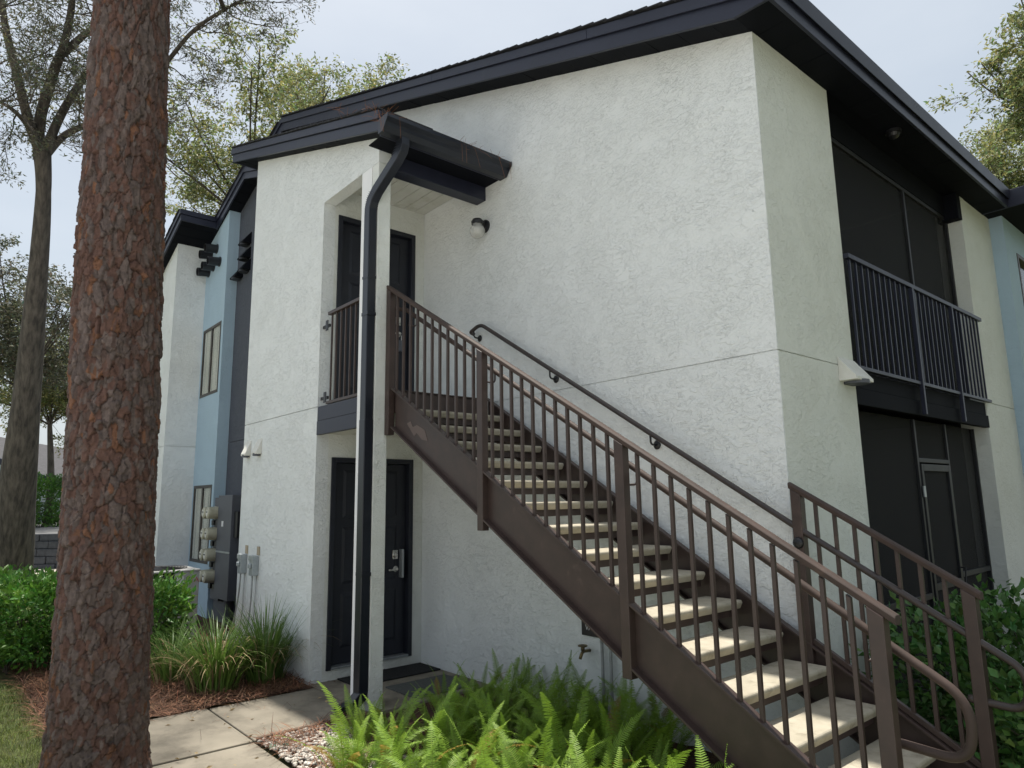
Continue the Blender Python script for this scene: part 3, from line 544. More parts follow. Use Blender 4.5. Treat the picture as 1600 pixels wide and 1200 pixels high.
# wall handrail
WH = thing('wall_handrail', 'dark round handrail fixed along the stucco wall above the stairs', 'handrail', (1.1, 0, 2.6))
YW = -.085
def zw(x): return 3.513 - .6142 * (x - 1.211)
MB().tube(arc_pts([(1.02, -.03, 3.46), (1.03, YW, 3.47), (1.20, YW, 3.525), (4.46, YW, zw(4.46)), (5.56, YW, zw(4.46) - .60 * 1.10), (5.54, YW, .672), (5.30, YW, .684), (5.30, YF, .69)], .10, 8), .0195, 12).build('rail', M_BLK if False else mat('dark_bronze_rail', (.052, .038, .033), (.036, .028, .026), .38, 8, spec=.5), WH, 0, True)
for x in (1.09, 2.22, 3.32, 4.45):
    zz = (zw(x) if x > 1.2 else 3.49) - .085; m_ = MB(); m_.lathe([(.030, 0), (.036, .008), (.026, .016), (.012, .02)], (x, -.001 if x < 4.4 else YF - .03, zz), (0, -1, 0), 16); m_.tube(arc_pts([(x, -.01, zz), (x, YW, zz), (x, YW, zz + .072)], .035), .008, 8); m_.build('bracket', M_BLK, WH, 0, True)
# landing guardrail in the front opening
GR = thing('landing_guardrail', 'brown metal guardrail across the front opening of the upper landing', 'railing', (.45, -D + .03, 2.70))
yg = -D + .045
MB().bar((.13, yg, 3.675), (XC0 - .005, yg, 3.675), .05, .035).build('top_rail', M_BRN, GR, .004); MB().bar((.13, yg, 2.735), (XC0 - .005, yg, 2.735), .04, .03).build('bottom_rail', M_BRN, GR, .003)
for i in range(7): vbar('baluster', .19 + i * .103, yg, 2.75, 3.66, .018, GR)
for z in (3.56, 2.80): box('bracket', M_BLK, GR, .075, .125, yg - .02, yg - .012, z - .06, z + .05)
for z in (3.55, 2.79): MB().bar((.0, yg - .005, z), (.15, yg - .005, z), .02, .03).build('mount', M_BLK, GR)
# ------------------------------------------------------------------ fittings on the walls
L = thing('wall_lamp', 'black wall lamp with round clear glass globe beside the upper porch', 'lamp', (1.18, 0, 4.59))
m_ = MB(); m_.lathe([(.07, 0), (.07, .02), (.05, .03)], (1.20, -.001, 4.61), (0, -1, 0), 20); m_.tube(arc_pts([(1.20, -.02, 4.62), (1.20, -.10, 4.66), (1.20, -.115, 4.62)], .04), .03, 12); m_.lathe([(.062, 0), (.066, .03), (.05, .055), (.02, .06)], (1.20, -.115, 4.605), (0, 0, 1), 20); m_.build('bracket', M_BLK, L, 0, False)
prof = [(.055 + 0, .0)] + [(.082 * math.sin(math.pi * (k + 2.6) / 11.6), -.075 + .082 * math.cos(math.pi * (k + 2.6) / 11.6)) for k in range(9)] + [(.005, -.158)]
MB().lathe(prof, (1.20, -.115, 4.605), (0, 0, 1), 20).build('globe', M_GLOBE, L, 0, True)
MB().lathe([(.013, 0), (.013, -.03), (.03, -.07), (.026, -.10), (.005, -.115)], (1.20, -.115, 4.60), (0, 0, 1), 14).build('bulb', mat('frosted_bulb', (.85, .84, .78), None, .4), L, 0, True)
def hood(name, c, ax, w, h, dep, m, label, cat, group=None):
    """sloping vent hood: c = top centre on wall, ax = outward axis 'y-' or 'x+'"""
    t_ = MB(); a = [(-w / 2, 0, 0), (w / 2, 0, 0), (w / 2, dep, -h), (-w / 2, dep, -h), (-w / 2, 0, -h), (w / 2, 0, -h), (w / 2, dep, -h + .025), (-w / 2, dep, -h + .025)]
    f = [(0, 1, 6, 7), (7, 6, 2, 3), (0, 7, 3, 4), (1, 5, 2, 6), (0, 4, 5, 1), (4, 3, 2, 5)]
    cv = (lambda p: (c[0] + p[0], c[1] - p[1], c[2] + p[2])) if ax == 'y-' else (lambda p: (c[0] + p[1], c[1] + p[0], c[2] + p[2]))
    e = thing(name, label, cat, (c[0], c[1], c[2] - h), group); t_.v = [cv(p) for p in a]; t_.f = f; t_.build('hood', m, e, .004)
    q = MB(); w2 = w * .32; z = -h - .02; q.lathe([(w2, 0), (w2, .03)], cv((0, dep * .45, z)), (0, 0, 1), 16); q.build('outlet', M_GREY if m is M_VENT else M_BLK, e); return e
hood('vent_hood', (-1.93, -D, 2.50), 'y-', .15, .19, .07, M_VENT, 'white sloping vent hood on the porch wall, left one of the pair', 'vent', 'white vent hoods')
hood('vent_hood', (-1.57, -D, 2.50), 'y-', .15, .19, .07, M_VENT, 'white sloping vent hood on the porch wall, right one of the pair', 'vent', 'white vent hoods')
hood('vent_hood', (XR, 1.04, 2.77), 'x+', .30, .19, .13, M_VENT, 'white sloping vent hood at the stucco corner beside the balcony', 'vent', 'white vent hoods')
for i, (x, z, wd) in enumerate(((-4.30, 6.12, 'topmost'), (-4.30, 5.87, 'second from the top'), (-4.28, 5.66, 'third from the top'), (-4.62, 5.62, 'lowest and leftmost'))):
    hood('louver_hood', (x, YG, z), 'y-', .26, .20, .13, M_SOF, 'small black vent hood on the charcoal wall, ' + wd + ' of four', 'vent', 'black vent hoods')
for i, (x, z, wd) in enumerate(((-5.66, 6.10, 'upper left'), (-5.36, 6.13, 'upper right'), (-5.16, 5.84, 'middle row, rightmost'), (-5.48, 5.84, 'middle row, centre'), (-5.74, 5.80, 'lowest, nearest the white wall'))):
    e = thing('pipe_stub', 'short black pipe sticking out of the blue wall, ' + wd, 'pipe', (x, YB, z), 'black pipe stubs'); m_ = MB(); m_.lathe([(.075, 0), (.075, .20), (.066, .20), (.064, .06)], (x, YB, z), (0, -1, -.12), 18); m_.build('pipe', M_BLK, e, 0, False); MB().lathe([(.088, 0), (.088, .012)], (x, YB, z), (0, -1, 0), 18).build('flange', M_BLK, e)
# electric meters
E_ = thing('meter_bank', 'charcoal electric meter cabinet with eight round meters on the charcoal wall', 'electric meter', (-4.3, YG, .25))
cab = MB().box(-4.72, -4.33, YG - .17, YG - .001, .30, 1.83).build('meter_panel', M_GREY, E_, .006); box('cabinet', M_GREY, E_, -4.325, -3.72, YG - .24, YG - .001, .36, 1.86, .006)
box('cabinet_seam', M_ALU, E_, -4.326, -3.719, YG - .246, YG - .238, 1.02, 1.045); box('label_plate', M_WPR, E_, -4.13, -4.05, YG - .244, YG - .239, 1.40, 1.48)
for r_ in range(4):
    for c_ in range(2):
        x = -4.63 + c_ * .20; z = 1.60 - r_ * .315
        q = MB().lathe([(.096, 0), (.10, .02), (.094, .03), (.09, .16), (.085, .19), (.065, .20)], (x, YG - .17, z), (0, -1, 0), 20).build('meter', M_METER, E_, 0, False)
        MB().lathe([(.05, 0), (.05, .003)], (x, YG - .370, z), (0, -1, 0), 16).build('dial', M_VENT, q); box('register', M_BLK, q, x - .03, x + .03, YG - .377, YG - .373, z + .005, z + .022); box('breaker', M_BLK, q, x - .05, x + .05, YG - .22, YG - .171, z - .19, z - .115, .004)
MB().tube([(-4.05, YG - .1, .36), (-4.05, YG - .1, -.05)], .07, 14).build('conduit', M_GREY, E_); MB().tube([(-3.66, YG - .06, 2.0), (-3.66, YG - .06, -.05)], .03, 10).build('conduit', M_BLK, E_); box('junction_box', M_BLK, E_, -3.72, -3.58, YG - .2, YG - .03, 1.25, 1.62, .005); box('base_trough', M_GREY, E_, -4.70, -4.2, YG - .12, YG - .001, -.05, .295)
for i, (x, wd) in enumerate(((-1.86, 'left one of two'), (-1.48, 'right one of two'))):
    e = thing('disconnect_box', 'small grey electrical switch box low on the white wall, ' + wd, 'switch box', (x, -D, .9), 'electrical switch boxes')
    box('box', M_ALU, e, x - .055, x + .055, -D - .075, -D - .001, .915, 1.13, .006); box('cover', M_ALU, e, x - .06, x + .06, -D - .084, -D - .03, 1.085, 1.14, .004); box('latch', M_ALU, e, x - .03, x + .03, -D - .10, -D - .074, 1.0, 1.05, .008)
    box('backing_plate', mat('tan_board', (.42, .36, .26), (.34, .28, .2), .8, 12), e, x + .0, x + .075, -D - .012, -D - .001, 1.142, 1.24, .002)
    if i == 0: pts = [(x, -D - .05, .915), (x - .02, -D - .05, .70), (x - .10, -D - .06, .40), (x - .28, -D - .09, -.02)]
    else: pts = [(x, -D - .05, .915), (x - .005, -D - .05, .6), (x - .05, -D - .06, .3), (x - .16, -D - .12, -.02)]
    MB().tube(arc_pts(pts, .15), .010, 8).build('flexible_conduit', M_CONDUIT, e, 0, True); MB().tube([(x + .05, -D - .02, .915), (x + .03, -D - .02, .5), (x - .04, -D - .03, .1)], .0045, 6).build('cable', M_CONDUIT, e, 0, True)
# air conditioner
A = thing('air_conditioner', 'grey outdoor air conditioning unit half hidden behind the hedge', 'air conditioner', (-3.4, -1.85, 0))
ax0, ax1, ay0, ay1 = -3.85, -3.05, -2.25, -1.45
box('base_pad', M_WALK, A, ax0 - .05, ax1 + .05, ay0 - .05, ay1 + .05, -.03, .06); box('cabinet', M_DARK, A, ax0 + .02, ax1 - .02, ay0 + .02, ay1 - .02, .06, .85)
for (xx, yy) in ((ax0, ay0), (ax1 - .05, ay0), (ax0, ay1 - .05)): box('corner_post', M_AC, A, xx, xx + .05, yy, yy + .05, .06, .87, .006)
box('control_panel', M_AC, A, ax1 - .03, ax1 + .004, ay1 - .30, ay1, .06, .87, .008)
for i in range(22): box('louver', M_GREY, A, ax1 - .02, ax1 - .004, ay0 + .05, ay1 - .31, .10 + i * .034, .113 + i * .034)
MB().box(ax0 - .01, ax1 + .012, ay0 - .01, ay1 + .01, .872, .90).build('top_cover', M_AC, A, .01)
m_ = MB()
for k in range(9):
    r_ = .06 + .035 * k; m_.tube([((ax0 + ax1) / 2 + r_ * math.cos(t * math.pi / 14), (ay0 + ay1) / 2 + r_ * math.sin(t * math.pi / 14), .925 - .02 * (k / 9) ** 2) for t in range(29)], .005, 5, False)
m_.build('fan_guard', M_BLK, A); box('label_sheet', M_WPR, A, ax1 + .005, ax1 + .007, ay1 - .28, ay1 - .19, .60, .82)
text_mesh('ATA', .085, (ax1 + .0055, ay1 - .17, .74), (0, 1, 0), (0, 0, 1), M_RED, A, 'lettering')
# doormat, plaque, tap, pipes, valve lid
dm = tag(MB().box(.03, .42, -1.0, -.03, -.003, .012).build('doormat', M_MAT, None, .004), 'black doormat on the porch floor at the lower door', 'doormat')
dm2 = tag(MB().box(.62, 1.15, -.80, -.12, -.003, .008).build('floor_mat', mat('grey_mat', (.10, .105, .10), (.07, .075, .07), .95, 40, bump=.002, bscale=200), None, .003), 'thin grey mat on the porch floor behind the ferns', 'doormat')
PL = thing('wall_plaque', 'small black plaque with white letters on the wall, partly hidden by the stringer', 'sign', (2.6, 0, .63)); box('plate', M_BLK, PL, 2.455, 2.80, -.016, -.001, .615, .775, .003); text_mesh('VAL', .06, (2.50, -.0175, .662), (1, 0, 0), (0, 0, 1), M_WPR, PL, 'lettering')
TP = thing('hose_tap', 'brass garden tap sticking out of the wall above the ferns', 'tap', (2.45, 0, .5)); m_ = MB(); m_.tube(arc_pts([(2.53, -.001, .50), (2.53, -.09, .505), (2.53, -.12, .45)], .04), .013, 10); m_.lathe([(.016, 0), (.016, .03)], (2.53, -.085, .51), (0, 0, 1), 12); m_.build('spout', mat('old_brass', (.25, .19, .09), (.12, .10, .07), .4, 30, metal=.8), TP, 0, True)
m_ = MB(); m_.tube([(2.53 + .035 * math.cos(t * math.pi / 6), -.085 + .035 * math.sin(t * math.pi / 6), .548) for t in range(13)], .006, 6, False); m_.bar((2.50, -.085, .548), (2.56, -.085, .548), .007, .007); m_.build('wheel_handle', MATS['old_brass'], TP)
for i, (x, h, wd) in enumerate(((2.70, .60, 'taller left'), (2.79, .565, 'shorter right'))):
    e = thing('wall_pipe', 'thin grey pipe stub rising along the wall above the ferns, ' + wd + ' one', 'pipe', (x, -.04, 0), 'grey wall pipes'); MB().tube([(x, -.04, -.03), (x, -.04, h)], .013, 10).build('pipe', M_CONDUIT, e, 0, True); MB().lathe([(.016, 0), (.016, .02), (.008, .028)], (x, -.04, h - .01), (0, 0, 1), 10).build('cap', M_CONDUIT, e)
tag(MB().lathe([(.075, 0), (.075, .016), (.068, .02)], (1.50, -2.17, .0), (0, 0, 1), 20).build('valve_lid', mat('green_plastic', (.10, .23, .17), (.08, .18, .13), .5, 8), None, .003), 'small round green valve lid in the gravel by the slab', 'valve cover')
# soffit lamp over balcony
e = thing('ceiling_lamp', 'small round lamp under the black eave above the balcony', 'lamp', (4.33, 2.49, 5.0)); MB().lathe([(.07, 0), (.07, .03)], (XR + .10, 2.3, 5.06), (0, 0, 1), 18).build('canopy', M_BLK, e); MB().lathe([(.015, -.05), (.045, -.03), (.055, 0)], (XR + .10, 2.3, 5.06), (0, 0, 1), 18).build('shade', M_BLK, e)
# ------------------------------------------------------------------ vegetation
def leaf_quads(C, Dv, L, Wd, rg, fold=.25):
    """diamond leaves: C base points, Dv unit directions, L lengths, Wd widths"""
    n = len(C); up = rg.normal(0, 1, (n, 3)); up[:, 2] += 1.2; sidev = np.cross(Dv, up); sidev /= np.linalg.norm(sidev, axis=1)[:, None] + 1e-9; nrm = np.cross(sidev, Dv)
    m = C + Dv * (L * .45)[:, None]; k = (Wd * .5)[:, None]
    a = m + sidev * k + nrm * k * fold; b = m - sidev * k + nrm * k * fold; t = C + Dv * L[:, None] - nrm * (L * .12)[:, None]
    V = np.stack([C, a, t, b], 1).reshape(-1, 3); i = np.arange(n)[:, None] * 4; F = np.concatenate([i + [0, 1, 2], i + [0, 2, 3]], 0); return V, F
def unit(v): return v / (np.linalg.norm(v, axis=1)[:, None] + 1e-9)
def tints(n, rg, lo=.6, hi=1.3, hue=.15):
    t = rg.uniform(lo, hi, (n, 1)) * np.ones((1, 3)); t[:, 0] *= 1 + rg.normal(0, hue, n); t[:, 2] *= 1 + rg.normal(0, hue, n); return np.clip(t, .1, 2)
# --- ferns: shared fronds, each frond its own part
def frond_mesh(seed, L, arch, brown=False):
    rg = np.random.default_rng(seed); n = 30; ts = np.linspace(.06, 1, n); th = np.radians(86) - arch * ts ** 1.6; dl = L / n
    P = np.zeros((n, 3)); 
    for i in range(1, n): P[i] = P[i - 1] + dl * np.array([np.cos(th[i]), 0, np.sin(th[i])])
    P[:, 1] += .02 * np.sin(ts * 3 + seed); V = []; F = []; T = []
    for i in range(n - 1):                                   # rachis ribbon
        k = len(V); w = .0022 * (1 - ts[i]) + .0006; V += [P[i] + [0, w, 0], P[i] - [0, w, 0], P[i + 1] - [0, w, 0], P[i + 1] + [0, w, 0]]; F += [(k, k + 1, k + 2), (k, k + 2, k + 3)]; T += [(1.1, .8, .6)] * 4
    for i in range(2, n - 1):
        d = (P[min(i + 1, n - 1)] - P[i]); d /= np.linalg.norm(d); nn = np.array([-d[2], 0, d[0]])
        wl_ = .043 * (L / .6) * min(1, ts[i] * 5 + .3) * (1 - max(0, (ts[i] - .55) / .45) ** 1.6) + .006
        for s in (-1, 1):
            for sub in (0, .5):
                b = P[i] + d * dl * sub; dd = np.array([0, s, 0]) * .95 + d * .28 + nn * rg.uniform(-.05, .25); dd /= np.linalg.norm(dd); ll = wl_ * rg.uniform(.88, 1.08); hw = dl * .19
                k = len(V); V += [b - d * hw * .7, b + d * hw, b + dd * ll * .7 + d * hw * .8 - nn * ll * .10, b + dd * ll - nn * ll * .22, b + dd * ll * .6 - d * hw * .5 - nn * ll * .08]
                F += [(k, k + 1, k + 2), (k, k + 2, k + 4), (k + 2, k + 3, k + 4)]; c = 1.0 + .25 * ts[i]; br = brown and ts[i] > .4
                cv = rg.uniform(.85, 1.15); T += [(1.35 * c, .62, .8) if br else (c * cv, c * cv, c)] * 5
    return mesh_np('frond', np.array(V), np.array(F), np.array(T))
FR = [frond_mesh(i, L_, a_) for i, (L_, a_) in enumerate(((.60, .35), (.66, .7), (.54, 1.0), (.60, 1.5), (.68, 1.0), (.50, .2), (.56, 2.0)))] + [frond_mesh(20, .6, 1.6, True)]
for me in FR: me.materials.append(M_FERN)
ferns = []
def okf(x, y, q):
    return all((x - a) ** 2 + (y - b) ** 2 > q for a, b, *_ in ferns)
rf = random.Random(5)
for tries in range(4000):
    if len(ferns) >= 62: break
    x = rf.uniform(1.6, 4.75); y = rf.uniform(-2.15, -.16)
    if x < 2.1 and y < -1.75 + (x - 1.5) * .1: continue           # gravel corner stays open
    if x < 1.8 and y < -1.0: continue
    if x < 2.3 and y < -1.75: continue
    if x > 4.0 and y > -1.25: continue
    if x > 3.55 and y > -1.0: continue
    if okf(x, y, .052): ferns.append((x, y))
for i, (x, y) in enumerate(ferns):
    where = 'against the white wall' if y > -.55 else ('at the front of the bed' if y < -1.55 else 'in the middle of the bed')
    side = 'on the downspout side' if x < 2.45 else ('towards the foot of the stairs' if x > 3.35 else 'midway along')
    f = thing('fern_plant', 'green sword fern ' + where + ', ' + side, 'fern', (x, y, -.02), 'sword ferns ' + where + ' ' + side)
    n = 14 if y < -1.2 else 12
    for k in range(n):
        me = FR[7] if rf.random() < .06 else FR[rf.choice((0, 1, 2, 3, 4, 5, 6, 1, 4))]
        o = bpy.data.objects.new('frond', me); COL.objects.link(o); o.parent = f; az = k * 2.39996 + rf.uniform(-.5, .5); s = rf.uniform(.62, 1.1) * (.72 if x < 2.0 else .80 if x < 2.4 else .92 if y > -.6 else 1.0)
        o.location = (.04 * math.cos(az), .04 * math.sin(az), 0); o.rotation_euler = (rf.uniform(-.45, .45), rf.uniform(-.25, .6), az); o.scale = (s, s, s)
def blades(name, label, cat, c, n, h, spread, seed, mgreen, dryfrac=.25, w=.007, group=None):
    rg = np.random.default_rng(seed); e = thing(name, label, cat, (c[0], c[1], 0), group)
    for part, m, nn in (('green_blades', mgreen, int(n * (1 - dryfrac))), ('dry_blades', M_DRY, int(n * dryfrac))):
        V = []; F = []; T = []
        for i in range(nn):
            az = rg.uniform(0, 2 * np.pi); L = h * rg.uniform(.55, 1.15); dry = part == 'dry_blades'; bend = rg.uniform(.3, 1.9) if not dry else rg.uniform(1.6, 2.9); el = np.radians(rg.uniform(62, 88)); b = np.array([c[0], c[1], 0]) + np.array([np.cos(az), np.sin(az), 0]) * rg.uniform(0, spread); p = b.copy(); ww = w * rg.uniform(.7, 1.2)
            s = np.array([-np.sin(az), np.cos(az), 0]); k0 = len(V); N = 7; t0 = rg.uniform(.7, 1.25)
            for j in range(N + 1):
                t = j / N; hw = ww * (1 - t ** 2.2) * .5 + .0004; V += [p + s * hw, p - s * hw]; T += [(t0, t0, t0 * .9)] * 2
                a = el - bend * t ** 1.4; p = p + L / N * np.array([np.cos(az) * np.cos(a), np.sin(az) * np.cos(a), np.sin(a)]); p[2] = max(p[2], .012 + .01 * rg.random())
            for j in range(N): k = k0 + 2 * j; F.append((k, k + 1, k + 3, k + 2))
        o = link(part, mesh_np(part, np.array(V), np.array(F), np.array(T)), m, e); o['kind'] = 'stuff'
blades('ornamental_grass', 'arching strap-leaf grass clump nearer the pine, with many dry blades', 'grass clump', (-.42, -2.02), 520, .74, .24, 3, M_BLADE, .17, .013)
blades('ornamental_grass', 'upright dark green grass clump against the white porch wall', 'grass clump', (-.42, -1.56), 460, .80, .20, 4, M_BLADE, .12, .013)
blades('ornamental_grass', 'low grass tuft at the corner beside the switch box conduit', 'grass clump', (-1.05, -2.25), 260, .60, .2, 5, M_BLADE, .25, .012)
# --- lawn, pine straw, pebbles
def strips(name, label, cat, n, region, Lr, w, m, seed, flat=True, zbase=0., clump=None):
    rg = np.random.default_rng(seed); x0, x1, y0, y1 = region; C = np.stack([rg.uniform(x0, x1, n), rg.uniform(y0, y1, n), np.full(n, zbase)], 1)
    if clump is not None: C = C[clump(C)]; n = len(C)
    az = rg.uniform(0, 2 * np.pi, n); L = rg.uniform(*Lr, n); el = rg.normal(.05, .22, n) if flat else rg.uniform(.7, 1.5, n)
    d = np.stack([np.cos(az) * np.cos(el), np.sin(az) * np.cos(el), np.abs(np.sin(el))], 1); s = np.stack([-np.sin(az), np.cos(az), np.zeros(n)], 1) * (w / 2); C[:, 2] += rg.uniform(0, .03, n) if flat else 0
    mid = C + d * (L * .5)[:, None] + np.array([0, 0, .012 if flat else 0]); tip = C + d * L[:, None] + (0 if flat else 1) * np.stack([np.cos(az), np.sin(az), -np.ones(n)], 1) * (L * .2)[:, None]; tip[:, 2] = np.maximum(tip[:, 2], zbase)
    V = np.stack([C - s, C + s, mid + s, mid - s, tip + s * .3, tip - s * .3], 1).reshape(-1, 3); i = np.arange(n)[:, None] * 6; F = np.concatenate([i + [0, 1, 2, 3], i + [3, 2, 4, 5]], 0)
    o = link(name, mesh_np(name, V, F, np.repeat(tints(n, rg, .35, 1.6, .1), 6, 0)), m); tag(o, label, cat); o['kind'] = 'stuff'; return o
strips('lawn_grass', 'short green lawn grass left of the pine trunk', 'grass', 26000, (-2.2, 1.6, -5.4, -3.40), (.03, .075), .0035, M_LAWN, 11, False, -.03, lambda C: ~((C[:, 0] > .12) & (C[:, 1] > -3.44)))
strips('bright_lawn', 'sunlit strip of lawn behind the left hedge', 'grass', 16000, (-17.5, -5.2, -5.2, -3.4), (.05, .14), .012, M_LAWN, 12, False, -.03)
strips('pine_straw', 'rust brown pine straw mulch around the hedge and grass clumps', 'mulch', 17000, (-4.2, .17, -3.42, -1.28), (.10, .24), .0045, M_STRAW, 13, True, .0)
strips('pine_straw', 'fallen pine needles scattered beside the downspout and gravel', 'mulch', 2600, (1.27, 2.3, -2.25, -1.3), (.10, .22), .0040, M_STRAW, 14, True, .0, lambda C: (np.sin(C[:, 0] * 7 + C[:, 1] * 4) + NP.normal(0, .7, len(C)) > -.1))
strips('pine_straw', 'thin scatter of pine needles at the edge of the walkway slab', 'mulch', 160, (.16, 1.2, -3.3, -1.4), (.08, .16), .0024, M_STRAW, 15, True, .0, lambda C: NP.random(len(C)) < np.exp(-(C[:, 0] - .16) * 4) + .05)
def pebbles(n, region, seed):
    rg = np.random.default_rng(seed); t = (1 + 5 ** .5) / 2
    b = np.array([(-1, t, 0), (1, t, 0), (-1, -t, 0), (1, -t, 0), (0, -1, t), (0, 1, t), (0, -1, -t), (0, 1, -t), (t, 0, -1), (t, 0, 1), (-t, 0, -1), (-t, 0, 1)]) / 1.9
    fb = np.array([(0, 11, 5), (0, 5, 1), (0, 1, 7), (0, 7, 10), (0, 10, 11), (1, 5, 9), (5, 11, 4), (11, 10, 2), (10, 7, 6), (7, 1, 8), (3, 9, 4), (3, 4, 2), (3, 2, 6), (3, 6, 8), (3, 8, 9), (4, 9, 5), (2, 4, 11), (6, 2, 10), (8, 6, 7), (9, 8, 1)])
    V = []; F = []; T = []
    for i in range(n):
        s = rg.uniform(.009, .024); v = b * (1 + rg.normal(0, .12, (12, 1))) * np.array([1, rg.uniform(.55, .95), rg.uniform(.35, .6)]) * s; a = rg.uniform(0, 6.28); c_, s_ = np.cos(a), np.sin(a); v = v @ np.array([[c_, -s_, 0], [s_, c_, 0], [0, 0, 1]])
        F.append(fb + 12 * i); V.append(v + [rg.uniform(region[0], region[1]), rg.uniform(region[2], region[3]), s * .35 + rg.uniform(0, .012)]); T.append(np.ones((12, 3)) * rg.uniform(.6, 1.2))
    o = link('gravel', mesh_np('gravel', np.concatenate(V), np.concatenate(F), np.concatenate(T)), mat('gravel_stone', (.66, .62, .56), (.50, .45, .39), .8, 12, attr='tint'), None, 0, True); tag(o, 'white pebble gravel between the walkway slab and the ferns', 'gravel'); o['kind'] = 'stuff'
pebbles(2300, (1.30, 2.9, -2.25, -1.62), 21)
# --- hedges
def hedge(name, label, cat, c, size, n, Lr, ratio, m, seed, rot=0, group=None):
    rg = np.random.default_rng(seed); e = thing(name, label, cat, (c[0], c[1], 0), group); sx, sy, sz = size
    u = rg.normal(0, 1, (n, 3)); u = unit(u); rr = rg.uniform(0, 1, n) ** .28; lump = 1 + .16 * np.sin(u[:, 0] * 5 + seed) * np.cos(u[:, 1] * 4 + seed * 2) + .12 * np.sin(u[:, 2] * 9 + u[:, 0] * 7)
    Q = np.sign(u) * np.abs(u) ** .6; Q = Q / np.max(np.abs(Q), axis=1)[:, None] * .55 + u * .45; P_ = Q * (rr * lump)[:, None] * np.array([sx / 2, sy / 2, sz / 2]); 
    d = unit(u * .7 + rg.normal(0, .55, (n, 3)) + np.array([0, 0, .35])); c_, s_ = math.cos(rot), math.sin(rot); P_[:, :2] = P_[:, :2] @ np.array([[c_, s_], [-s_, c_]]); P_ += np.array([c[0], c[1], sz / 2 + .06]); P_[:, 2] = np.maximum(P_[:, 2], .03); L = rg.uniform(*Lr, n); V, F = leaf_quads(P_, d, L, L * ratio, rg)
    T = np.repeat(tints(n, rg, .65, 1.35), 4, 0); o = link('foliage', mesh_np('foliage', V, F, T), m, e); o['kind'] = 'stuff'
    s = MB(); rr_ = random.Random(seed)
    for i in range(26):
        a = Vector((c[0] + rr_.uniform(-.35, .35) * sx * .6, c[1] + rr_.uniform(-.35, .35) * sy * .6, 0)); b_ = Vector((c[0] + rr_.uniform(-.42, .42) * sx, c[1] + rr_.uniform(-.42, .42) * sy, sz * rr_.uniform(.55, .95))); s.tube([a, (a + b_) / 2 + Vector((rr_.uniform(-.05, .05), rr_.uniform(-.05, .05), .05)), b_], [.009, .006, .003], 5, False)
    s.build('stems', M_TWIG, e); return e
hedge('hedge_shrub', 'bright green leafy hedge shrub left of the pine trunk', 'hedge', (-2.9, -3.3), (1.5, .95, .93), 7500, (.05, .10), .42, M_HEDGE, 31, .35, 'hedge shrubs')
hedge('hedge_shrub', 'bright green hedge shrub at the left edge of the photo', 'hedge', (-3.9, -4.1), (1.5, 1.1, .95), 7000, (.05, .10), .42, M_HEDGE, 32, .35, 'hedge shrubs')
hedge('hedge_shrub', 'green leafy shrub in front of the air conditioner', 'hedge', (-2.0, -2.36), (1.1, .9, .86), 4800, (.05, .10), .42, M_HEDGE, 33, .2, 'hedge shrubs')
hedge('dark_shrub', 'dark green broad-leaved shrub behind the foot of the stairs', 'shrub', (5.15, 1.35), (1.3, 1.7, .93), 6500, (.045, .085), .62, M_HEDR, 34, 0, 'dark shrubs')
hedge('dark_shrub', 'dark green broad-leaved shrub at the right edge below the balcony', 'shrub', (6.1, 1.5), (1.3, 1.8, .98), 6000, (.045, .085), .62, M_HEDR, 35, 0, 'dark shrubs')
hedge('dark_shrub', 'low dark green shrub beside the bottom newel of the far railing', 'shrub', (5.75, .45), (1.0, .8, .7), 3500, (.045, .08), .62, M_HEDR, 36, 0, 'dark shrubs')
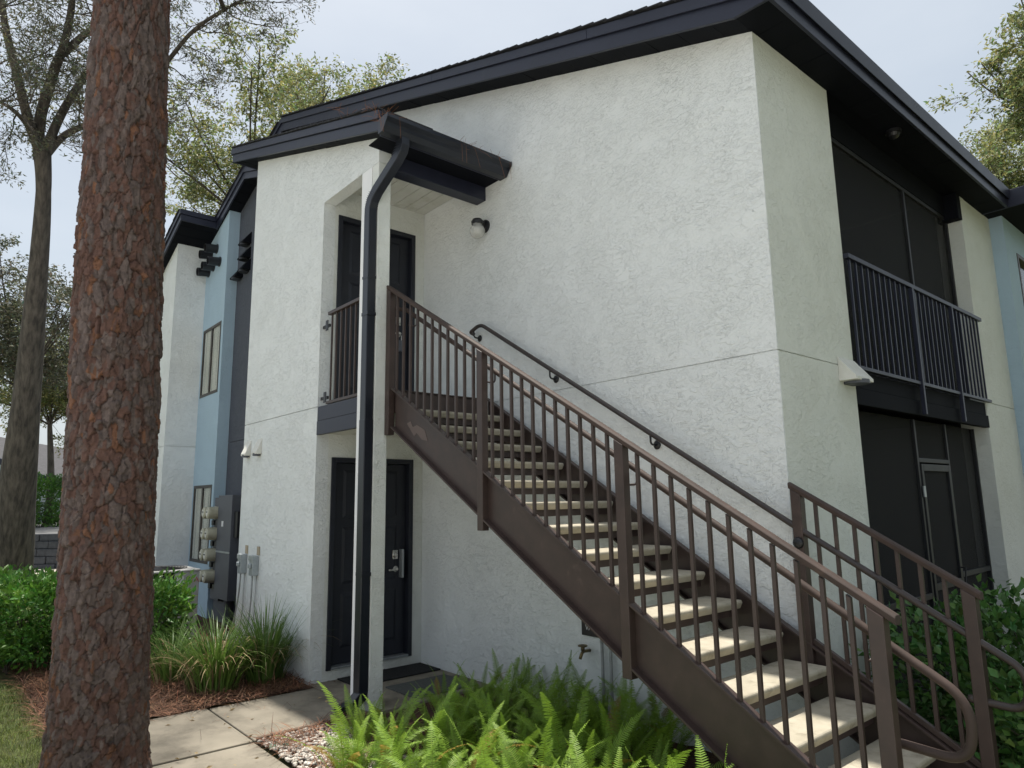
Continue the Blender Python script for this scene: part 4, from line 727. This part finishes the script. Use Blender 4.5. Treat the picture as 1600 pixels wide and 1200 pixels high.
# --- pine trunk with plated bark
def pine():
    e = thing('pine_tree', 'tall pine trunk with flaky reddish brown bark plates in the foreground', 'tree', (1.88, -3.42, 0)); rg = np.random.default_rng(41)
    nu, nz_ = 300, 1250; zs = np.linspace(-.05, 6.4, nz_)
    pts = [(-.05, 1.72, -3.375), (.25, 1.755, -3.378), (1.69, 2.005, -3.4615), (3.17, 2.25, -3.5585), (4.64, 2.50, -3.650), (6.4, 2.80, -3.76)]
    zz = [p[0] for p in pts]; cx = np.interp(zs, zz, [p[1] for p in pts]); cy = np.interp(zs, zz, [p[2] for p in pts]); k = np.ones(41) / 41
    rad = np.interp(zs, [-.05, .1, .3, .6, 1.0, 1.69, 3.17, 4.64, 6.4], [.36, .305, .268, .252, .246, .235, .222, .188, .172])
    th = np.linspace(0, 2 * np.pi, nu, endpoint=False); TH, Z = np.meshgrid(th, zs); U = TH * .25; per = 2 * np.pi * .25
    def vor(U, Z, su, sz, seed, warp):
        r2 = np.random.default_rng(seed); nuc = max(3, int(round(per / su))); nzc = int(7 / sz) + 4; ju = r2.uniform(.0, 1, (nzc, nuc)); jz = r2.uniform(.0, 1, (nzc, nuc)); rv = r2.uniform(0, 1, (nzc, nuc, 4))
        a = U / per * nuc + warp[0]; b = (Z + .3) / sz + warp[1]; ia = np.floor(a).astype(int); ib = np.floor(b).astype(int); d1 = np.full(U.shape, 9.); d2 = np.full(U.shape, 9.); idx = np.zeros(U.shape, int); ox = np.zeros(U.shape); oz = np.zeros(U.shape)
        for db in (-1, 0, 1):
            for da in (-1, 0, 1):
                ca = ia + da; cb = np.clip(ib + db, 0, nzc - 1); cm = ca % nuc; px = ca + ju[cb, cm]; pz = ib + db + jz[cb, cm]; dx = a - px; dz = b - pz; d = np.maximum(np.abs(dx) * .85 + np.abs(dz) * .35, np.abs(dz) * .9 + np.abs(dx) * .2); new = d < d1
                d2 = np.where(new, d1, np.minimum(d2, d)); idx = np.where(new, cb * nuc + cm, idx); ox = np.where(new, dx, ox); oz = np.where(new, dz, oz); d1 = np.where(new, d, d1)
        return d1, d2, idx, rv.reshape(-1, 4), ox, oz
    def sm(seed, f):                                     # smooth periodic pseudo-noise
        r2 = np.random.default_rng(seed); o = np.zeros_like(Z)
        for i in range(7): o += np.sin(TH * r2.integers(1, 2 + int(f * 1.6)) + Z * r2.uniform(-f, f) * 4 + r2.uniform(0, 6)) / 3
        return o
    w1 = (sm(1, 5) * .20 + sm(2, 14) * .13 + sm(13, 34) * .05, sm(3, 5) * .16 + sm(4, 14) * .10 + sm(14, 34) * .05); d1, d2, ix, rv, ox, oz = vor(U, Z, .052, .120, 5, w1)
    w2 = (sm(5, 9) * .22 + sm(11, 28) * .14, sm(6, 9) * .2 + sm(12, 28) * .12); e1, e2, jx, rw, px, pz = vor(U, Z, .024, .052, 6, w2); w3 = (sm(7, 14) * .25, sm(8, 14) * .25); f1, f2, kx, rq, qx, qz = vor(U, Z, .016, .034, 7, w3)
    edge = np.clip((d2 - d1 - .02) / .05, 0, 1); ed2 = np.clip((e2 - e1 - .01) / .05, 0, 1); ed3 = np.clip((f2 - f1) / .12, 0, 1)
    H = .010 * rv[ix, 0] + .009 * edge + (ox * (rv[ix, 1] - .5) * .010 - oz * (.35 + rv[ix, 2]) * .007); flaky = (rw[jx, 1] > .22); H += flaky * (.0095 * rw[jx, 0] + .0030 * ed2 + (px * (rw[jx, 2] - .5) - pz * .6) * .0045) + (rq[kx, 2] > .55) * (.0030 * rq[kx, 0] + .001 * ed3); H += .004 * sm(9, 3)
    H = H - .020; Rr = rad[:, None] + H
    X = cx[:, None] + Rr * np.cos(TH); Y = cy[:, None] + Rr * np.sin(TH); V = np.stack([X, Y, Z], -1).reshape(-1, 3)
    i = np.arange(nz_ - 1)[:, None] * nu; j = np.arange(nu)[None]; jn = (j + 1) % nu; F = np.stack([i + j, i + jn, i + nu + jn, i + nu + j], -1).reshape(-1, 4)
    grey = np.array([.128, .099, .090]); red = np.array([.118, .068, .055]); org = np.array([.20, .100, .062]); drk = np.array([.06, .042, .037]); q = rv[ix, 3][..., None]; q2 = rw[jx, 2][..., None]; q3 = rw[jx, 3][..., None]
    Cc = np.where(q < .30, grey, np.where(q < .6, (grey + red) / 2, red)) * (.75 + .5 * q2); Cc = np.where(q3 < .25, grey * (.8 + .5 * q2), Cc); Cc = np.where((q3 > .70) & (q > .3), red * 1.1, Cc); Cc = np.where(((q > .965) & (q2 < .5)) | ((q2 > .975)), org * (.7 + .4 * q3), Cc); Cc = Cc * (.86 + .28 * rq[kx, 1][..., None]); Cc = Cc * (1 - (1 - edge[..., None]) * .35)
    me = mesh_np('bark', V, F, Cc.reshape(-1, 3)); mb = mat('pine_bark', (1, 1, 1), (.72, .70, .70), .88, 45, 6, bump=.0025, bscale=160, attr='tint', spec=.25); link('bark', me, mb, e, 0, True)
    # crown far above the frame
    s = MB(); s.tube([(2.80, -3.76, 6.3), (3.2, -3.9, 9), (3.35, -3.95, 12), (3.4, -4.0, 15)], [.19, .15, .10, .03], 12); rr = random.Random(3); Cn = []; Dn = []
    for b_ in range(22):
        z = rr.uniform(9.5, 15); a = rr.uniform(0, 6.28); L_ = (16.5 - z) * .38; p0 = Vector((3.3, -3.95, z)); p1 = p0 + Vector((math.cos(a) * L_, math.sin(a) * L_, L_ * .25)); s.tube([p0, (p0 + p1) / 2, p1], [.05, .03, .01], 6, False)
        for t_ in range(14):
            c = p0.lerp(p1, rr.uniform(.45, 1.05)) + Vector((rr.gauss(0, .2), rr.gauss(0, .2), rr.gauss(0, .12)))
            for q_ in range(24): d = Vector((rr.gauss(0, 1), rr.gauss(0, 1), rr.gauss(.3, .8))).normalized(); Cn.append(tuple(c)); Dn.append(tuple(d))
    s.build('upper_trunk', M_BARK, e); Cn = np.array(Cn); Dn = np.array(Dn); L_ = np.full(len(Cn), .22); V, F = leaf_quads(Cn, Dn, L_, L_ * .03, rg); o = link('needles', mesh_np('needles', V, F, np.repeat(tints(len(Cn), rg), 4, 0)), M_OAK, e); o['kind'] = 'stuff'
pine()
# --- broadleaf trees
class Tree:
    def __init__(s, seed): s.r = random.Random(seed); s.w = MB(); s.C = []; s.Dv = []; s.seed = seed
    def limb(s, pts, r0, r1, n=9, sides=8, rl=None):
        """smooth limb through given points"""
        P_ = [Vector(p) for p in pts]; out = []
        for i in range(len(P_) - 1):
            a = P_[max(i - 1, 0)]; b_ = P_[i]; c = P_[i + 1]; d = P_[min(i + 2, len(P_) - 1)]
            for k in range(n): t = k / n; out.append(.5 * ((2 * b_) + (c - a) * t + (2 * a - 5 * b_ + 4 * c - d) * t * t + (3 * b_ - a - 3 * c + d) * t ** 3))
        out.append(P_[-1]); m_ = len(out) - 1; s.w.tube(out, [r0 + (r1 - r0) * i / m_ for i in range(m_ + 1)] if rl is None else [float(np.interp(i / m_ * (len(rl) - 1), range(len(rl)), rl)) for i in range(m_ + 1)], sides, False); return out
    def grow(s, p, d, L, r, lev, leafn, spread):
        rr = s.r; n = 5; pts = [p]; d = d.normalized()
        for i in range(n): d = (d + Vector((rr.gauss(0, .16), rr.gauss(0, .16), rr.gauss(.03, .13)))).normalized(); pts.append(pts[-1] + d * (L / n))
        s.w.tube(pts, [r * (1 - .75 * i / n) for i in range(n + 1)], 5 if r > .02 else 3, False)
        if lev > 0:
            for k in range(rr.randint(3, 5)):
                t = rr.uniform(.3, 1.0); i = min(int(t * n), n - 1); q = pts[i].lerp(pts[i + 1], t * n - i); nd = (d * .6 + Vector((rr.gauss(0, .6), rr.gauss(0, .6), rr.gauss(.1, .45)))).normalized(); s.grow(q, nd, L * rr.uniform(.45, .75), r * .5, lev - 1, leafn, spread)
        if lev <= 1:
            cl = [rr.uniform(.3, 1.0) for _ in range(2)] + [1.0]
            for k in range(leafn):
                t = min(max(rr.choice(cl) + rr.gauss(0, .05), .05), 1.05); i = min(int(t * n), n - 1); q = pts[i].lerp(pts[i + 1], t * n - i); s.C.append(tuple(q + Vector((rr.gauss(0, spread), rr.gauss(0, spread), rr.gauss(0, spread))))); s.Dv.append((rr.gauss(0, .7) + d.x * .5, rr.gauss(0, .7) + d.y * .5, rr.gauss(-.1, .55)))
    def along(s, pts, k, L, r, lev, leafn, spread, t0=.25):
        for i in range(k): t = s.r.uniform(t0, 1.0); q = pts[int(t * (len(pts) - 1))]; d = Vector((s.r.gauss(0, 1), s.r.gauss(0, 1), s.r.gauss(.25, .55))); s.grow(q, d, L * s.r.uniform(.6, 1.2), r, lev, leafn, spread)
    def done(s, name, label, base, leaf, ratio, m, group=None, bark=M_BARK):
        e = thing(name, label, 'tree', base, group); s.w.build('trunk', bark, e, 0, True); rg = np.random.default_rng(s.seed); C = np.array(s.C); Dv = unit(np.array(s.Dv)); L = leaf * rg.uniform(.6, 1.25, len(C)); V, F = leaf_quads(C, Dv, L, L * ratio, rg); o = link('crown', mesh_np('crown', V, F, np.repeat(tints(len(C), rg, .55, 1.4), 4, 0)), m, e); o['kind'] = 'stuff'; return len(C)
U_ = lambda px, py, dep: tuple(unproj(px, py, dep))
t = Tree(51); d0 = 13
b0 = U_(12, 950, d0); tr_ = t.limb([(b0[0], b0[1], -.05), U_(18, 850, d0), U_(40, 640, d0), U_(60, 420, d0), U_(68, 300, d0), U_(66, 240, d0)], .42, .19, 8, 16, [.40, .37, .235, .16, .125, .15])
limbs = [([U_(66, 245, d0), U_(45, 190, d0 - .2), U_(25, 110, d0 - .4), U_(8, 40, d0 - .5), U_(-5, -60, d0 - .6)], .12, .06), ([U_(62, 250, d0), U_(62, 190, d0), U_(85, 110, d0 - .1), U_(100, 70, d0 - .2), U_(112, 10, d0), U_(120, -90, d0)], .13, .06), ([U_(98, 85, d0 - .1), U_(125, 60, d0), U_(150, 40, d0 + .2), U_(200, 0, d0 + .4), U_(250, -60, d0 + .5)], .085, .04),
    ([U_(70, 240, d0), U_(90, 190, d0 + .2), U_(118, 140, d0 + .4), U_(150, 95, d0 + .7), U_(200, 30, d0 + 1)], .11, .05), ([U_(74, 240, d0), U_(100, 212, d0 + .3), U_(135, 195, d0 + .5), U_(190, 175, d0 + .9), U_(258, 100, d0 + 1.2), U_(300, 50, d0 + 1.2), U_(350, 15, d0 + 1.2), U_(390, -5, d0 + 1.2)], .085, .03), ([U_(52, 215, d0 - .1), U_(38, 190, d0 - .5), U_(15, 168, d0 - .9), U_(-20, 150, d0 - 1)], .06, .03)]
for P_, a, b in limbs:
    q = t.limb(P_, a * .85, b * .8, 7, 9); t.along(q, 22 if len(P_) > 6 else 11, 1.25, .018, 2, 14, .05, .25)
# limbs that reach over the walk, above the frame
for P_ in ([U_(350, 15, d0 + 1.2), (-4.6, -1.6, 11.3), (-3.2, -2.4, 11.8), (-1.4, -3.0, 12.0)], [U_(200, 0, d0 + .4), (-5.0, -3.2, 12.2), (-3.4, -3.6, 12.6), (-1.6, -4.4, 12.8)], [U_(200, 30, d0 + 1), (-5.6, -2.4, 12.6), (-4.0, -3.0, 13.0), (-2.8, -4.2, 13.4)]):
    q = t.limb(P_, .05, .02, 6, 6); t.along(q, 12, 1.2, .018, 2, 12, .1, .35)
n_oak = t.done('oak_tree', 'tall grey-barked oak forking into bare limbs at the upper left', b0[:2] + (-.05,), .085, .30, M_OAK)
def bgtree(name, label, px, py, dep, rad, seed, limbs, leafn, leaf, m, group='trees behind the building', zg=-.1, lev=2, at=None):
    t = Tree(seed); c = Vector(at) if at else unproj(px, py, dep); base = Vector((c.x + t.r.uniform(-1, 1), c.y + t.r.uniform(-1, 1), zg)); mid = Vector((c.x, c.y, max(c.z - rad * .8, 1.5))); tr_ = t.limb([base, (base + mid) / 2 + Vector((.2, .1, 0)), mid], .20, .09, 6, 8)
    for i in range(limbs):
        a = i * 2.4 + t.r.uniform(-.4, .4); el = t.r.uniform(.15, 1.35); d = Vector((math.cos(a) * math.cos(el), math.sin(a) * math.cos(el), math.sin(el))); L = rad * t.r.uniform(.9, 1.5); q = t.limb([mid, mid + d * L * .4 + Vector((0, 0, .2)), mid + d * L * .8 + Vector((0, 0, rad * .1)), mid + d * L * 1.05 + Vector((0, 0, rad * .2))], .045, .014, 4, 5); t.along(q, 10, rad * .40, .013, lev, leafn + 1, .08, .2)
    return t.done(name, label, tuple(base), leaf, .42, m, group, M_BARK)
bgtree('background_tree', 'yellow-green tree seen between the pine trunk and the porch roof', 395, 235, 21, 3.0, 61, 14, 8, .13, M_OAKB)
bgtree('background_tree', 'pale sparse tree rising behind the porch roof ridge', 505, 185, 24, 2.6, 62, 11, 7, .13, M_OAKB)
bgtree('background_tree', 'dark leafy tree low behind the oak trunk on the left', 40, 500, 27, 3.4, 63, 13, 8, .15, M_OAK)
bgtree('background_tree', 'green tree above the grey roofed house on the left', 85, 590, 30, 2.6, 64, 11, 8, .15, M_OAKB)
bgtree('background_tree', 'leafy tree crown at the upper right edge above the roof', 1660, 110, 18, 2.6, 65, 12, 9, .14, M_OAKB, 'trees beyond the roof on the right')
bgtree('background_tree', 'smaller tree showing over the black eave on the right', 1590, 275, 26, 2.4, 66, 11, 8, .14, M_OAKB, 'trees beyond the roof on the right')
bgtree('shade_tree', 'large leafy tree standing just outside the right edge, its twigs over the eave', 0, 0, 0, 3.4, 67, 15, 9, .17, M_OAKB, 'trees beyond the roof on the right', at=(11.0, 3.2, 6.0))
bgtree('shade_tree', 'tall tree farther back outside the right edge', 0, 0, 0, 3.4, 68, 14, 9, .17, M_OAKB, 'trees beyond the roof on the right', at=(12.0, 8.2, 6.4))
# --- far left: retaining wall, bush, house, road
def far():
    rw = thing('retaining_wall', 'low dark grey block retaining wall beyond the lawn', 'wall', (-19.8, -1.5, 0)); rr = random.Random(9); me = None
    dirv = Vector((CR.x, CR.y, 0)).normalized(); o0 = Vector((-20.2, -4.6, -.1)); nrm = Vector((CF.x, CF.y, 0)).normalized(); ang = math.atan2(dirv.y, dirv.x)
    for row in range(5):
        for i in range(11):
            if me is None: ob = MB().box(-.295, .295, -.14, .14, 0, .205).build('block', M_BLOCK, rw, .02); me = ob.data
            else: ob = link('block', me, None, rw, .02)
            p = o0 + dirv * (i * .605 + (.3 if row % 2 else 0)) + nrm * (rr.uniform(-.02, .02) + row * .03); ob.location = (p.x, p.y, -.1 + row * .212); ob.rotation_euler = (0, 0, ang)
    p = o0 + nrm * 9 + dirv * 3
    v = [o0 - dirv * 12 + nrm * .5, o0 + dirv * 16 + nrm * .5, o0 + dirv * 30 + nrm * 60, o0 - dirv * 30 + nrm * 60]; s = MB(); s.v = [(q.x, q.y, .93) for q in v]; s.f = [(0, 1, 2, 3)]; struct(s.build('raised_ground', M_ROAD))
    v = [o0 - dirv * 8 - nrm * 1.6, o0 + dirv * 12 - nrm * 1.6, o0 + dirv * 12 + nrm * .1, o0 - dirv * 8 + nrm * .1]; s = MB(); s.v = [(q.x, q.y, -.022) for q in v]; s.f = [(0, 1, 2, 3)]; struct(s.build('footpath', mat('pale_path', (.42, .38, .33), None, .9)))
    b_ = unproj(70, 790, 27.5); hedge_at(b_)
    h = thing('far_house', 'single-storey pale house with grey shingle roof far on the left', 'house', tuple(unproj(40, 790, 37))[:2] + (.9,))
    A_ = lambda px, py, dep: tuple(unproj(px, py, dep))
    top = [A_(-160, 681, 42), A_(170, 712, 42), A_(170, 753, 36), A_(95, 753, 36), A_(-160, 655, 36)]; s = MB(); s.v = top + [(p[0], p[1], p[2] - .12) for p in top]; s.f = [(0, 1, 2, 3, 4), (9, 8, 7, 6, 5)] + [(i, i + 5, (i + 1) % 5 + 5, (i + 1) % 5) for i in range(5)]; s.build('roof', M_HROOF, h)
    s = MB(); f = [Vector(A_(-160, 655, 35.9)), Vector(A_(95, 753, 35.9)), Vector(A_(170, 753, 35.9))]
    for a, b in zip(f[:-1], f[1:]): s.bar(a - Vector((0, 0, .14)), b - Vector((0, 0, .14)), .06, .30)
    s.build('fascia', M_TRIM, h); w0 = Vector(A_(-160, 700, 37)); w1 = Vector(A_(150, 760, 37)); w2 = Vector(A_(150, 760, 41.5)); w3 = Vector(A_(-160, 700, 41.5)); zt0, zt1 = Vector(A_(-160, 668, 37)).z, Vector(A_(90, 758, 37)).z
    s = MB(); wk = Vector(A_(88, 760, 37)); ring = [(w0, zt0), (wk, zt1), (w1, zt1), (w2, zt1 - .3), (w3, zt1)]; s.v = [(q.x, q.y, .9) for q, z in ring] + [(q.x, q.y, z) for q, z in ring]; s.f = [(4, 3, 2, 1, 0), (5, 6, 7, 8, 9)] + [(i, (i + 1) % 5, (i + 1) % 5 + 5, i + 5) for i in range(5)]; s.build('wall', M_HWALL, h)
def hedge_at(b_):
    hedge('round_bush', 'rounded green bush on top of the dark retaining wall', 'bush', (b_.x, b_.y), (2.0, 2.1, 2.0), 5200, (.10, .17), .45, M_HEDGE, 37)
    o = bpy.data.objects['round_bush']; o.location.z = .93
far()
# ------------------------------------------------------------------

def litter(name, label, n, regs, seed):
    rg = np.random.default_rng(seed); C = []
    for (x0, x1, y0, y1, z), k in regs: C.append(np.stack([rg.uniform(x0, x1, k), rg.uniform(y0, y1, k), np.full(k, z)], 1))
    C = np.concatenate(C); m_ = len(C); d = unit(np.stack([rg.normal(0, 1, m_), rg.normal(0, 1, m_), np.abs(rg.normal(0, .08, m_))], 1)); L = rg.uniform(.025, .055, m_); V, F = leaf_quads(C, d, L, L * .38, rg, .15); o = link(name, mesh_np(name, V, F, np.repeat(tints(m_, rg), 4, 0)), M_DRY); tag(o, label, 'leaf litter'); o['kind'] = 'stuff'
litter('fallen_leaves', 'small dry leaves lying on the walkway slabs and gravel', 0, (((.15, 1.2, -3.3, -1.35, .006), 26), ((1.28, 2.4, -3.3, -1.5, .02), 34), ((-2.6, .1, -3.3, -1.5, .05), 60)), 71)
